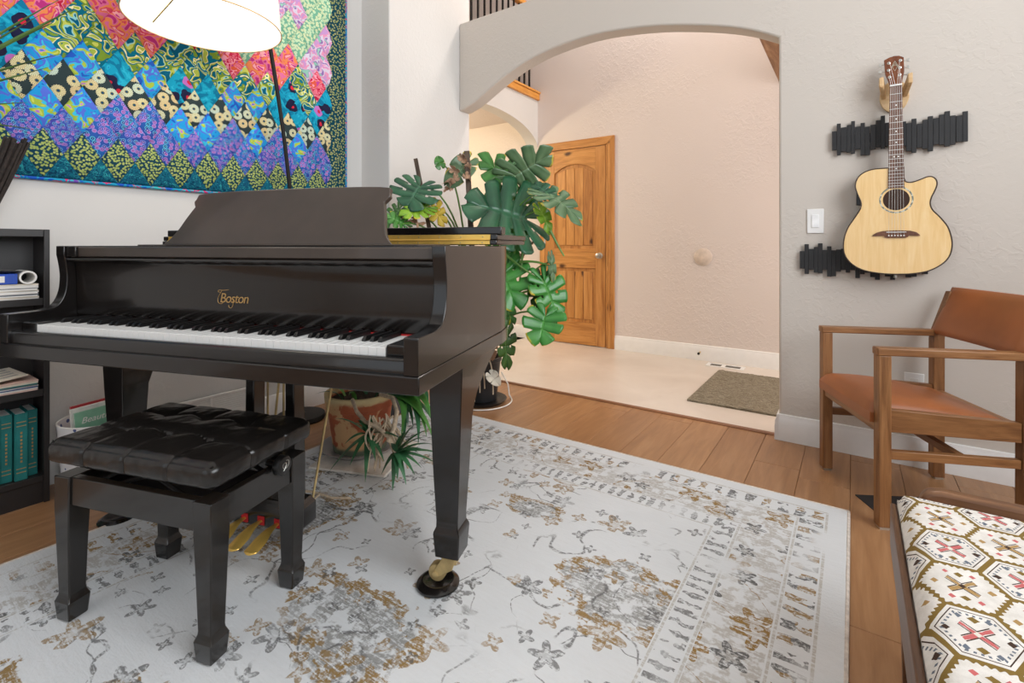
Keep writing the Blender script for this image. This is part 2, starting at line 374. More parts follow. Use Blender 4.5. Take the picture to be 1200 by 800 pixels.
kn.lathe([(.032, 0), (.032, .005), (.012, .008), (.012, .024), (.024, .032), (.029, .044), (.026, .056), (.012, .062)], 24); kn.build('door_knob', M_STEEL, dr)
for z in (.28, 1.02, 1.75): MB().box(DX0-.012, DX0+.002, -.027, -.018, z, z+.09).build('hinge', M_STEEL, dr, bevel=.002)
# ------------------------------------------------------------------ small wall and floor fittings
m = MB(); m.M = Matrix.Translation((-1.11, 4.616, .93)) @ Matrix.Rotation(R(90), 4, 'X')
m.lathe([(.078, 0), (.078, .006), (.07, .012)], 32)
tag(m.build('wall_plate', plain('beige_plastic', (214, 198, 184), .4)), 'round beige blank plate on the foyer wall', 'plate')
ds = thing('door_stopper', 'small dark spring stopper on the foyer baseboard', 'door stop', (-1.13, 4.597, .075))
MB().tube([(0, 0, 0), (0, -.05, -.004)], .006, 8).build('stem', M_OLDBRASS, ds); MB().tube([(0, -.05, -.004), (0, -.065, -.005)], .011, 10).build('tip', M_IRON, ds)
fv = thing('floor_vent', 'white floor vent with dark slots beside the grey doormat', 'vent', (-.895, 4.475, 0))
m = MB(); m.box(-.15, .15, -.06, -.04, 0, .006).box(-.15, .15, .04, .06, 0, .006).box(-.15, -.12, -.04, .04, 0, .006).box(.12, .15, -.04, .04, 0, .006).box(-.03, -.0, -.04, .04, 0, .006)
m.build('frame', M_TRIM, fv, bevel=.001)
MB().box(-.12, .12, -.04, .04, .0005, .002).build('grille', plain('vent_shadow', (92, 86, 80), .7), fv)
# wall return vent on the left wall
rv = thing('wall_vent', 'long white louvred air vent low on the left wall', 'vent', (-2.841, 1.12, .10))
Y0, Y1, ZH = -.45, .32, .125
m = MB(); m.box(0, .012, Y0, Y1, 0, .016).box(0, .012, Y0, Y1, ZH-.016, ZH)
for k in range(5):
    y = Y0+(Y1-Y0-.014)*k/4; m.box(0, .012, y, y+.014, .016, ZH-.016)
m.build('frame', M_TRIM, rv, bevel=.002)
MB().box(0, .003, Y0, Y1, .005, ZH-.005).build('back_plate', plain('vent_grey', (104, 102, 100), .6), rv)
s0 = None
for k in range(8):
    mm = MB().prism([(.003, 0), (.010, -.008), (.011, -.006), (.003, .003)], Y0+.014, Y1-.014, 'y') if s0 is None else None
    if s0 is None: s0 = mm.build('slat', M_TRIM, rv); s0.location = (0, 0, .026)
    else: inst(s0, rv, (0, 0, .026+.0115*k))
# light switch and outlet on the guitar wall
sw = thing('light_switch', 'white rocker light switch plate left of the guitar', 'light switch', (-.159, 2.965, 1.157))
MB().box(-.037, .037, -.007, 0, -.0625, .0625).build('plate', M_TRIM, sw, bevel=.003); MB().box(-.0165, .0165, -.011, -.007, -.034, .034).build('rocker', plain('switch_white', (240, 240, 240), .3), sw, bevel=.002)
ol = thing('wall_outlet', 'white wall outlet behind the tan armchair', 'outlet', (.235, 2.965, .375))
MB().box(-.037, .037, -.006, 0, -.06, .06).build('plate', M_TRIM, ol, bevel=.003)
for z in (-.022, .022): MB().box(-.016, .016, -.009, -.006, z-.014, z+.014).build('socket', M_PAPER, ol, bevel=.003)
# doormat in the foyer
def mat_mat():
    n = NT('grey_brown_pile', .95); v = n.co((9, 60, 40)); a = n.noise(v, 2.2, 5, .7); b = n.noise(n.co(), 130, 2)
    n.col(n.ramp(n.add(n.mul(a, .7), n.mul(b, .3)), [(.33, (92, 80, 62)), (.5, (134, 124, 104)), (.68, (176, 168, 150))])); n.bump(n.add(a, b), .9, .01); return n.m
dm = MB().grid(lambda u, v: (-.905+u*.95, 3.34+v*.94, .012+.006*mnoise.noise((u*60, v*60, 1))+.006*mnoise.noise((u*14, v*40, 3))), 70, 70)
dm.add([(-.905, 3.34, 0), (.045, 3.34, 0), (.045, 4.28, 0), (-.905, 4.28, 0)], [(3, 2, 1, 0)])
for a, b in (((-.905, 3.34), (.045, 3.34)), ((.045, 4.28), (-.905, 4.28)), ((-.905, 4.28), (-.905, 3.34))):
    dm.add([(a[0], a[1], 0), (b[0], b[1], 0), (b[0], b[1], .012), (a[0], a[1], .012)], [(0, 1, 2, 3)])
tag(dm.build('doormat', mat_mat(), ang=180), 'grey brown shaggy doormat on the cream foyer floor', 'doormat')
# dark square under the armchair
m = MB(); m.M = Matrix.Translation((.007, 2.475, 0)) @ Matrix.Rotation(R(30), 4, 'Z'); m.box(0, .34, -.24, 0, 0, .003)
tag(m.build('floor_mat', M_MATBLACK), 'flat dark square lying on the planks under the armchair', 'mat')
# ------------------------------------------------------------------ rug
RX0, RX1, RY0, RY1 = -2.235, -.014, -.85, 2.288
def rug_mat():
    n = NT('distressed_rug_pile', .95, spec=.2); v = n.co(); x, y, _ = n.xyz(v)
    warp = n.noise(v, 9, 2, col=True); vw = n.vadd(v, warp, .05)
    ex = n.mn(n.sub(x, RX0), n.sub(RX1, x)); ey = n.mn(n.sub(y, RY0), n.sub(RY1, y)); e = n.mn(ex, ey)
    fine = n.noise(v, 95, 3, .7); streak = n.noise(n.co((14, 120, 1)), 1.0, 4, .7); blot = n.noise(v, 2.1, 3, .6)
    wear = n.mul(n.ss(n.add(n.mul(streak, .55), n.mul(fine, .45)), .40, .54), n.ss(n.noise(v, 4.3, 3), .28, .46))
    def flowers(scale, r0, amp, npet, keep, seed):
        q = n.vor(n.co((1,1,1), loc=(seed, seed*1.7, 0)), scale, dim='2D'); pz = n.xyz(q['Position']); cx = n.xyz(n.co((1,1,1), loc=(seed, seed*1.7, 0)))
        # position output is in texture space already divided by scale
        dx, dy = n.sub(cx[0], pz[0]), n.sub(cx[1], pz[1]); th = n.f('ARCTAN2', dy, dx); r = n.f('SQRT', n.add(n.mul(dx, dx), n.mul(dy, dy)))
        cr, cg, cb = [z for z in n.xyz(q['Color'])]
        lim = n.mul(n.add(1.0, n.mul(n.f('SINE', n.add(n.mul(th, npet), n.mul(cb, 6))), amp)), n.mul(n.add(.6, n.mul(cr, .6)), r0))
        f = n.mul(n.lt(r, lim), n.lt(cg, keep)); ring = n.gt(r, n.mul(lim, .45))
        return n.mul(f, n.add(.35, n.mul(ring, .65))), cr
    base = n.ramp(n.noise(v, 1.3, 3), [(.3, (206, 209, 211)), (.7, (224, 226, 228))])
    grey, gold = (94, 94, 94), (144, 112, 54)
    field = n.gt(e, .415)
    f1, c1 = flowers(6.2, .044, .42, 5, .42, 3.1); f2, c2 = flowers(12.5, .022, .4, 4, .44, 7.7)
    vine = n.ss(n.ab(n.sub(n.noise(vw, 3.4, 1.5, .5), .5)), .003, .009, True)
    vine2 = n.ss(n.ab(n.sub(n.noise(n.vadd(n.co((1,1,1), loc=(4, 9, 0)), warp, .06), 4.6, 1, .5), .52)), .002, .007, True)
    md = None
    for cx, cy, rx, ry in ((-1.12, .83, .24, .16), (-.55, 1.36, .22, .17), (-1.12, .28, .30, .22), (-1.72, 1.02, .15, .24), (-1.02, 1.62, .13, .07), (-.6, .5, .2, .2), (-1.66, .1, .2, .2)):
        dx, dy = n.mul(n.sub(x, cx), 1/rx), n.mul(n.sub(y, cy), 1/ry); q = n.f('SQRT', n.add(n.mul(dx, dx), n.mul(dy, dy))); md = q if md is None else n.mn(md, q)
    med = n.add(n.sub(1.0, md), n.mul(n.sub(n.noise(v, 9, 4, .6), .5), 1.5))
    mfill = n.mul(n.ss(med, .10, .20), n.ss(n.noise(v, 22, 3, .6), .40, .50)); medge = n.mul(n.ss(med, .0, .06), n.ss(med, .26, .36, True))
    def over(c, fac, k, strength): return n.mix(n.mul(n.mul(fac, strength), wear), c, k)
    mot = n.mix(n.gt(c1, .56), grey, gold)
    c = base
    fw = n.mul(field, 1.0)
    c = over(c, n.mul(fw, mfill), (112, 110, 104), .72)
    c = over(c, n.mul(fw, n.mul(medge, n.gt(n.noise(v, 26, 2), .47))), gold, .95)
    c = over(c, n.mul(fw, n.mul(n.mx(vine, vine2), n.ss(n.noise(v, 5.5, 2), .46, .56))), grey, .85)
    c = over(c, n.mul(fw, f1), mot, .80); c = over(c, n.mul(fw, f2), n.mix(n.gt(c2, .62), grey, gold), .8)
    # borders: dotted guard band, floral band, lined guard band
    def band(a, b): return n.mul(n.gt(e, a), n.lt(e, b))
    b1 = band(.075, .150); isx = n.lt(ex, ey); along = n.add(n.mul(isx, y), n.mul(n.sub(1.0, isx), x)); dots = n.gt(n.add(n.f('SINE', n.mul(along, 105)), n.mul(n.sub(n.noise(v, 20, 2), .5), 3.0)), -.2)
    c = over(c, n.mul(b1, n.mul(dots, n.gt(n.noise(v, 34, 2), .44))), n.mix(n.gt(n.noise(v, 12, 2), .52), grey, gold), .95)
    b2 = band(.165, .320); f3, c3 = flowers(9.0, .042, .4, 5, .75, 1.3)
    c = over(c, n.mul(b2, n.ss(n.noise(v, 28, 3), .42, .52)), (160, 152, 140), .6); c = over(c, n.mul(b2, f3), n.mix(n.gt(c3, .5), grey, gold), 1.0); c = over(c, n.mul(b2, vine2), gold, .8)
    b3 = band(.335, .400); c = over(c, n.mul(b3, n.gt(n.add(n.f('SINE', n.mul(along, 150)), n.mul(n.sub(n.noise(v, 30, 2), .5), 7.0)), 0.3)), grey, .85); c = over(c, n.mx(band(.322, .330), band(.404, .411)), (150, 140, 120), .5)
    c = over(c, n.mx(band(.062, .070), band(.153, .160)), (140, 124, 92), .45)
    c = n.mix(n.mul(n.ss(streak, .35, .7), .10), c, (176, 172, 166))
    n.col(c); n.bump(n.add(n.mul(fine, .6), n.mul(streak, .4)), .55, .006); return n.m
m = MB()
def rugh(u, v):
    x, y = RX0+(RX1-RX0)*u, RY0+(RY1-RY0)*v
    return (x, y, .011+.0012*mnoise.noise((x*9, y*9, 0)))
m.grid(rugh, 44, 62)
P = [(RX0, RY0), (RX1, RY0), (RX1, RY1), (RX0, RY1)]
for i in range(4):
    a, b = P[i], P[(i+1) % 4]; m.add([(a[0], a[1], 0), (b[0], b[1], 0), (b[0], b[1], .0115), (a[0], a[1], .0115)], [(0, 1, 2, 3)])
m.add([(p[0], p[1], .0004) for p in P], [(3, 2, 1, 0)])
rug = thing('area_rug', 'large cream rug with faded grey and gold floral pattern under the piano', 'rug')
m.build('pile', rug_mat(), rug, ang=60)
e = MB()
for i in range(4):
    a, b = P[i], P[(i+1) % 4]; e.tube([(a[0], a[1], .007), (b[0], b[1], .007)], .0065, 6)
e.build('bound_edge', plain('rug_binding', (206, 196, 186), .95, var=.08, scale=60, bump=.3), rug)

# ------------------------------------------------------------------ quilt
def fab(name, fn):
    n = NT('fabric_'+name, .9, spec=.15); v3 = n.co((1,1,1), 3.7); q = n.xyz(v3); v = n.vec(q[1], q[2], 0.0); c = fn(n, v)
    h = n.noise(v, 420, 1); n.col(c); n.bump(h, .15, .001); return n.m
def blobs(stops, scale, dist=1.5, detail=1.5): return lambda n, v: n.ramp(n.noise(v, scale, detail, .5, dist), stops, True)
def leaflets(bgc, cols, scale, r=.47):
    def f(n, v):
        q = n.vor(v, scale, dim='2D'); cr = n.xyz(q['Color'])[0]
        return n.mix(n.ss(q['Distance'], r-.05, r, True), bgc, n.mix(n.lt(q['Distance'], .12), n.ramp(cr, [(0, cols[0]), (1, cols[1])]), cols[2]))
    return f
def rings(bgs, scale):
    def f(n, v):
        q = n.vor(v, scale, dim='2D'); d = q['Distance']; cr = n.xyz(q['Color'])[1]
        c = n.ramp(n.noise(v, 9, 2), [(.35, bgs[0]), (.65, bgs[1])])
        c = n.mix(n.lt(d, .48), c, n.ramp(cr, [(0, (96, 196, 214)), (.45, (110, 128, 206)), (.75, (176, 130, 200)), (1, (110, 150, 220))]))
        c = n.mix(n.lt(d, .33), c, n.ramp(cr, [(0, (28, 44, 120)), (.6, (72, 66, 168)), (1, (190, 110, 170))]))
        return n.mix(n.lt(d, .12), c, n.ramp(cr, [(0, (110, 190, 210)), (.6, (214, 170, 180)), (1, (70, 80, 170))]))
    return f
def daisies(n, v):
    q = n.vor(v, 19, dim='2D', rand=.75); d = q['Distance']; p = n.xyz(q['Position']); c0 = n.xyz(v)
    th = n.f('ARCTAN2', n.sub(c0[1], p[1]), n.sub(c0[0], p[0])); pet = n.f('SINE', n.mul(th, 18)); cr = n.xyz(q['Color'])[0]
    c = n.mix(n.lt(d, n.add(.46, n.mul(pet, .03))), (48, 62, 64), n.ramp(cr, [(0, (196, 222, 214)), (.5, (228, 220, 172)), (1, (224, 196, 150))]))
    c = n.mix(n.mul(n.gt(pet, .45), n.mul(n.gt(d, .2), n.lt(d, .44))), c, (150, 146, 104)); c = n.mix(n.lt(d, .17), c, (168, 160, 104))
    return n.mix(n.lt(d, .11), c, (30, 70, 104))
def vines(n, v):
    a = n.noise(v, 15, .6, .5, 1.2)
    c = n.ramp(a, [(0, (6, 92, 116)), (.36, (172, 188, 78)), (.42, (240, 236, 178)), (.45, (10, 112, 138)), (.52, (120, 150, 50)), (.58, (196, 204, 96)), (.62, (150, 214, 214)), (.65, (8, 98, 130))], True)
    return c
def pansy(n, v):
    q = n.vor(v, 11, dim='2D'); d = n.add(q['Distance'], n.mul(n.sub(n.noise(v, 24, 1), .5), .35)); cr = n.xyz(q['Color'])[0]
    c = n.ramp(n.noise(v, 16, 2, .5, 2), [(0, (16, 118, 156)), (.45, (24, 156, 190)), (.6, (44, 176, 206)), (.7, (30, 120, 186))], True)
    c = n.mix(n.mul(n.lt(d, .36), n.gt(cr, .35)), c, n.ramp(cr, [(.35, (34, 36, 66)), (.6, (186, 110, 188)), (.8, (36, 34, 60)), (1, (70, 90, 176))], True))
    return n.mix(n.mul(n.lt(d, .12), n.gt(cr, .5)), c, (206, 44, 66))
FAB = {
 'deep': fab('deep_teal', blobs([(0, (8, 54, 80)), (.40, (12, 92, 112)), (.5, (18, 70, 100)), (.58, (40, 138, 146)), (.64, (10, 62, 90))], 46)),
 'olive': fab('olive_leaves', leaflets((24, 62, 78), ((140, 158, 80), (176, 186, 112), (150, 170, 96)), 88, .43)),
 'violet': fab('violet_rings', rings(((50, 66, 150), (40, 104, 178)), 52)),
 'violet2': fab('violet_dots', rings(((72, 70, 160), (46, 84, 170)), 66)),
 'blue': fab('blue_petals', blobs([(0, (40, 90, 190)), (.36, (36, 150, 214)), (.46, (84, 110, 212)), (.53, (60, 186, 222)), (.58, (164, 186, 70)), (.64, (196, 204, 96)), (.68, (188, 124, 206)), (.73, (50, 130, 206))], 20, .8)),
 'daisy': fab('cream_daisies', daisies), 'vine': fab('lime_vines', vines), 'pansy': fab('teal_pansies', pansy),
 'pink': fab('pink_orange', blobs([(0, (186, 52, 124)), (.38, (226, 112, 160)), (.46, (236, 140, 84)), (.54, (222, 74, 106)), (.60, (244, 170, 176)), (.66, (206, 60, 150)), (.72, (236, 120, 50))], 20, .8)),
 'rose': fab('rose_red', blobs([(0, (232, 120, 140)), (.42, (206, 36, 74)), (.5, (242, 160, 180)), (.57, (226, 96, 66)), (.64, (196, 70, 160))], 24, .8)),
 'lilac': fab('lilac', blobs([(0, (196, 150, 206)), (.40, (226, 150, 186)), (.48, (214, 206, 224)), (.56, (150, 110, 180)), (.62, (150, 204, 186))], 22, .8)),
 'mint': fab('mint', leaflets((116, 178, 150), ((196, 226, 190), (220, 224, 176), (160, 206, 180)), 56)),
 'border': fab('border_teal', leaflets((14, 66, 82), ((150, 160, 90), (186, 180, 110), (70, 130, 120)), 60, .34)),
}
ROWS = [('deep',), ('olive',), ('violet', 'violet2', 'violet'), ('blue', 'blue', 'violet'), ('daisy',), ('pansy', 'pansy', 'blue'), ('vine', 'vine', 'pansy'),
        ('pink', 'pink', 'vine'), ('rose', 'pink', 'pink'), ('lilac', 'pink', 'mint'), ('mint', 'lilac'), ('mint', 'mint', 'lilac'), ('mint', 'lilac', 'mint'), ('mint',)]
QX = -2.846
quilt = thing('patchwork_quilt', 'bright diamond patchwork quilt in blues, greens and pinks hung on the left wall', 'quilt', (QX, 0, 0))
QY0, QY1, QZ0, QZ1, SP, HH = -.24, 2.105, 1.318, 2.80, .1305, .105
MB().grid(lambda u, v: (.001+.004*mnoise.noise((u*5, v*4, 2)), QY0+(QY1-QY0)*u, QZ0+(QZ1-QZ0)*v), 20, 12).build('backing', FAB['border'], quilt)
b = MB()
for p, q in (((QY0, QZ0), (QY1, QZ0)), ((QY1, QZ0), (QY1, QZ1)), ((QY0, QZ0), (QY0, QZ1)), ((QY0, QZ1), (QY1, QZ1))):
    b.tube([(.002, p[0]+(q[0]-p[0])*k/12, p[1]+(q[1]-p[1])*k/12) for k in range(13)], .0075, 6)
b.build('binding', fab('binding', blobs([(0, (36, 90, 190)), (.40, (40, 150, 190)), (.52, (206, 60, 120)), (.58, (60, 180, 190)), (.66, (120, 80, 180))], 22)), quilt)
def patch_mesh(poly, m):
    mb = MB(); n = len(poly); cy = sum(p[0] for p in poly)/n; cz = sum(p[1] for p in poly)/n
    def ring(k, x): return [(x, cy+(p[0]-cy)*k, cz+(p[1]-cz)*k) for p in poly]
    vs = ring(1, .004)+ring(.93, .0085)+ring(.5, .0125)+[(.0135, cy, cz)]
    fs = [(r*n+i, r*n+(i+1) % n, (r+1)*n+(i+1) % n, (r+1)*n+i) for r in range(2) for i in range(n)]+[(2*n+i, 2*n+(i+1) % n, 3*n) for i in range(n)]
    mb.add(vs, fs); return mb.mesh('patch', m, 60)
full = [(-SP/2, 0), (0, -HH), (SP/2, 0), (0, HH)]
meshes = {}
def patch(kind, shape, poly, y, z):
    if (kind, shape) not in meshes: meshes[(kind, shape)] = patch_mesh(poly, FAB[kind])
    o = bpy.data.objects.new('patch', meshes[(kind, shape)]); COL.objects.link(o); o.parent = quilt; o.location = (0, y, z)
for r, kinds in enumerate(ROWS):
    zc = 1.43+HH*(r-1)
    for k in range(-5, 11):
        yc = .578+SP*k+(0 if r % 2 else SP/2)
        if yc > 1.96: continue
        kd = random.choice(kinds)
        if r >= 7 and yc > 1.35: kd = random.choice(('lilac', 'mint', 'pink') if r == 8 else ('pink', 'rose', 'vine') if r == 7 else ('mint', 'mint', 'lilac'))
        if r == 0: patch(kd, 'half', [(-SP/2, 0), (-SP/2+.001, -.001), (SP/2-.001, -.001), (SP/2, 0), (0, HH)], yc, zc+.001)
        else: patch(kd, 'full', full, yc, zc)
m = patch_mesh([(-.062, -.74), (.062, -.74), (.062, .735), (-.062, .735)], FAB['border'])
o = bpy.data.objects.new('border_strip', m); COL.objects.link(o); o.parent = quilt; o.location = (.001, 2.035, 2.06)

# ------------------------------------------------------------------ arc floor lamp
LX, LY = -2.70, 1.68
lamp = thing('arc_floor_lamp', 'arched black floor lamp with big white drum shade over the piano', 'lamp', (LX, LY, 0))
dv = Vector((.363, -.675, 0))
MB().lathe([(0.001, 0), (.135, 0), (.14, .012), (.135, .03), (.03, .036), (.014, .05)], 36).build('base', M_IRON, lamp)
arcp = [(0, .03), (.01, .5), (.05, .95), (.15, 1.367), (.245, 1.70), (.385, 2.073), (.52, 2.36), (.68, 2.585), (.84, 2.675), (.95, 2.66), (1.0, 2.60)]
sc = smooth_curve(arcp, 5)
MB().tube([dv*s+Vector((0, 0, z)) for s, z in sc], .0105, 10).build('pole', M_IRON, lamp)
SR0, SR1, SZ0, SZ1 = .300, .272, 2.0, 2.36
shade_m = NT('white_linen_shade', .9); shade_m.col((246, 240, 232)); shade_m.b.inputs['Transmission Weight'].default_value = .0
shade_m.b.inputs['Emission Color'].default_value = lin((255, 244, 230)); shade_m.b.inputs['Emission Strength'].default_value = .22
m = MB(); m.M = Matrix.Translation(dv)
m.lathe([(SR0, SZ0), (SR1, SZ1), (SR1-.003, SZ1), (SR0-.003, SZ0), (SR0, SZ0)], 64, cap=False)
m.build('shade', shade_m.m, lamp)
em = NT('lit_diffuser', .8); em.col((255, 250, 240)); em.b.inputs['Emission Color'].default_value = lin((255, 246, 232)); em.b.inputs['Emission Strength'].default_value = 3.2
m = MB(); m.M = Matrix.Translation(dv); m.lathe([(.001, SZ0+.010), (SR0-.006, SZ0+.010), (SR0-.007, SZ0+.014), (.001, SZ0+.014)], 48); m.build('diffuser', em.m, lamp)
m = MB(); m.M = Matrix.Translation(dv)
m.tube([(0, 0, SZ1+.24), (0, 0, SZ0+.02)], .006, 8)
m.build('stem', M_OLDBRASS, lamp)
MB().tube([Vector((-2.504-LX, .862-LY, SZ0+.004)), Vector((-2.10-LX, .816-LY, SZ0+.004))], .004, 6).build('rod', M_OLDBRASS, lamp)
m = MB(); m.M = Matrix.Translation(dv)
m.tube([(SR0*math.cos(2*math.pi*k/48), SR0*math.sin(2*math.pi*k/48), SZ0) for k in range(49)], .003, 6); m.build('rim', plain('shade_trim', (226, 190, 140), .6), lamp)

# ------------------------------------------------------------------ bookshelf
BX0, BX1, BY1, BY0 = -2.838, -2.667, .563, -.25
# depth: the case stands on the baseboard line; its front is at BX1
shelf = thing('bookshelf', 'black bookshelf at the left edge, beside the piano', 'bookshelf', (BX0, BY0, 0))
D, W = BX1-BX0, BY1-BY0
MB().box(0, D, W-.018, W, 0, 1.096).build('side_panel', M_SHELF, shelf, bevel=.002)
MB().box(0, D, 0, .018, 0, 1.096).build('side_panel', M_SHELF, shelf, bevel=.002)
MB().box(0, D-.002, .018, W-.018, 1.066, 1.096).build('top_panel', M_SHELF, shelf, bevel=.002)
MB().box(0, .006, .018, W-.018, .0, 1.066).build('back_panel', M_SHELF, shelf)
for z0, z1 in ((.085, .110), (.428, .456), (.792, .82)): MB().box(.006, D-.004, .018, W-.018, z0, z1).build('shelf', M_SHELF, shelf, bevel=.002)
MB().box(D-.03, D-.012, .018, W-.018, 0, .085).build('plinth', M_SHELF, shelf)
# teal books on the bottom shelf
def book(name, label, cat, group, x, y, z, th, h, dp, cov, rz=0, tilt=0):
    t = thing(name, label, cat, (x, y, z), rz, group); t.rotation_euler = (tilt, 0, rz)
    MB().box(-dp, -.004, .003, th-.003, .004, h-.004).build('pages', M_PAPER, t)
    m = MB(); m.box(-dp-.003, 0, 0, .003, 0, h).box(-dp-.003, 0, th-.003, th, 0, h).box(-.004, 0, .003, th-.003, 0, h); m.build('cover', cov, t, bevel=.001)
    return t
bl = ['teal hardback on the bottom shelf, last on the right and set back', 'teal hardback on the bottom shelf, second from the right end', 'teal hardback on the bottom shelf, third from the right end', 'teal hardback on the bottom shelf, fourth from the right end']
yy = .538
for i, lab in enumerate(bl):
    th, h, off = [(.030, .262, .04), (.036, .262, .012), (.034, .262, .03), (.036, .25, .018), (.034, .255, .02)][i]; yy -= th+.004
    t = book('teal_book', lab, 'book', 'teal hardbacks on the bottom shelf', BX1-off, yy, .1105, th, h, .118, M_TEAL)
    m = MB()
    for z in (.03, .045, h-.05, h-.035): m.box(.0001, .0008, .004, th-.004, z, z+.003)
    for k in range(9): m.box(.0001, .0008, th*.42, th*.58, .07+k*.014, .078+k*.014)
    m.build('gold_tooling', M_GOLD, t)
# papers, music sheets and binder
def stack(name, label, cat, x, y, z, L, Wd, n, cols, rz=0, group=None, lines=False):
    t = thing(name, label, cat, (x, y, z), rz, group); zz = 0
    for k in range(n):
        h = random.uniform(.003, .006); a = random.uniform(-.05, .05)
        m = MB(); m.M = Matrix.Rotation(a, 4, 'Z'); m.box(-L/2, L/2, -Wd/2, Wd/2, zz, zz+h); zz += h+.0004
        m.build('sheet', cols[k % len(cols)], t)
    return t, zz
M_CREAM = plain('cream_paper', (224, 214, 198), .8, var=.03); M_NAVY = plain('navy_cover', (28, 66, 132), .5); M_PINKC = plain('pale_pink_cover', (222, 190, 178), .6); M_GREYC = plain('grey_cover', (120, 124, 130), .6)
t, zz = stack('music_book_stack', 'pile of thin music books on the middle shelf', 'music books', BX1-.085, .40, .4565, .155, .26, 8, [M_PINKC, M_PAPER, M_NAVY, M_PAPER, M_GREYC, M_TEAL, M_CREAM])
ms = thing('sheet_music', 'printed sheet music lying askew on top of the thin music books', 'sheet music', (BX1-.088, .36, .4565+zz+.018), R(14)); ms.rotation_euler = (R(4), R(7), R(14))
MB().box(-.085, .085, -.13, .13, 0, .004).build('paper', M_CREAM, ms)
m = MB()
for k in range(5):
    for q in range(4): m.box(-.06+k*.028+q*.0035, -.0592+k*.028+q*.0035, -.11, .11, .0041, .0045)
m.build('staves', M_GREYC, ms)
t, zz = stack('paper_stack', 'loose white papers piled on the upper shelf under the blue binder', 'papers', BX1-.085, .405, .8205, .155, .25, 12, [M_PAPER, M_CREAM, M_PAPER, M_GREYC, M_PAPER])
rl = thing('paper_roll', 'rolled white paper beside the paper pile on the upper shelf', 'paper roll', (BX1-.004, .5, .8205+.085))
m = MB(); m.M = Matrix.Rotation(R(-90), 4, 'Y'); m.rings([[(r*math.cos(2*math.pi*k/24), r*math.sin(2*math.pi*k/24), z) for k in range(24)] for r, z in ((.026, 0), (.027, .14), (.021, .14), (.020, 0), (.026, 0))], False)
m.build('sheet', M_PAPER, rl)
bi = thing('ring_binder', 'blue ring binder lying on the upper shelf papers', 'binder', (BX1-.012, .345, .8205+zz+.001), R(-4))
MB().box(-.13, 0, -.20, .125, 0, .003).box(-.13, 0, -.20, .125, .037, .040).build('cover', M_BLUE, bi, bevel=.001)
MB().box(-.003, 0, .02, .125, .003, .037).build('spine', M_BLUE, bi); MB().box(.0002, .001, .05, .09, .008, .032).build('spine_label', M_PAPER, bi)
MB().box(-.125, -.006, -.19, .10, .004, .034).build('pages', M_PAPER, bi)
mg = thing('magazine', 'white curled magazine on top of the blue binder', 'magazine', (BX1-.075, .37, .8205+zz+.042), R(6))
m = MB(); m.grid(lambda u, v: (-.07+.14*u, -.16+.30*v, .004+.012*math.sin(v*3.0)*u), 4, 10); m.grid(lambda u, v: (-.07+.14*(1-u), -.16+.30*v, .0+.010*math.sin(v*3.0)*(1-u)), 4, 10)
m.build('pages', M_PAPER, mg)
# things on top of the bookshelf
rb = thing('reed_bundle', 'dark ribbed bundle of reeds leaning above the bookshelf top', 'reeds', (-2.70, .375, 1.0965))
A = Vector((0, 0, 0)); B = Vector((.085, .085, .335))
m = MB()
for k in range(22):
    a = 2*math.pi*k/22; rr = .024 if k % 2 else .014
    o_ = Vector((.3*math.cos(a), math.cos(a), .2*math.sin(a)))*rr; o2 = Vector((.6*math.cos(a), math.cos(a), 0))*rr
    m.tube([A+Vector((rr*math.sin(a)*.6, rr*math.cos(a)*.6, .006)), (A+B)/2+Vector((rr*math.sin(a), rr*math.cos(a), 0)), B+Vector((rr*math.sin(a)*1.2, rr*math.cos(a)*1.3, random.uniform(-.02, .01)))], .0062, 5)
stuff(m.build('reeds', plain('dark_reed', (46, 38, 34), .7, var=.3, scale=60), rb))
# potted palm, its fronds reach into the picture
M_PALM = plain('palm_leaf', (62, 92, 40), .5, var=.3, scale=9)
pp = thing('ponytail_palm', 'palm with long thin dark green blades in front of the quilt at top left', 'plant', (-2.755, .10, 1.0965))
MB().lathe([(.05, 0), (.068, .12), (.07, .13), (.062, .13), (.055, .10), (.001, .10)], 28).build('pot', M_PALEGREY, pp)
MB().tube([(0, 0, .10), (.005, .005, .2), (.01, .0, .33)], [.035, .02, .013], 10).build('trunk', plain('palm_trunk', (120, 98, 72), .8, var=.2, scale=40), pp)
crown = Vector((.01, 0, .33))
tips = [PX(87, 10, 1.84), PX(63, 26, 1.88), PX(72, 63, 1.9), PX(56, 79, 1.92), PX(72, -2, 1.86), PX(42, 152, 1.96), PX(46, 18, 1.93), PX(33, 120, 1.95), PX(-30, 30, 1.8), PX(-60, 190, 1.8), PX(12, 186, 1.95)]
for i, T in enumerate(tips):
    T = T-Vector((-2.755, .10, 1.0965)); n = 12; mid = (crown+T)/2+Vector((.02, 0, .015+.015*(i % 3)))
    pts = bez(crown, mid, T, n); m = MB(); vs = []
    for k, p in enumerate(pts):
        t = k/n; wd = .0085*(1-.9*t**2)*(1.25 if i in (0, 1) else .8); tt = (pts[min(k+1, n)]-pts[max(k-1, 0)]).normalized(); sd = tt.cross(Vector((1, 0, .2))).normalized()
        vs += [p-sd*wd, p+Vector((.003, 0, -.001)), p+sd*wd]
    m.add(vs, [(k*3+j, k*3+j+1, k*3+j+4, k*3+j+3) for k in range(n) for j in range(2)]); m.build('leaf', M_PALM, pp)
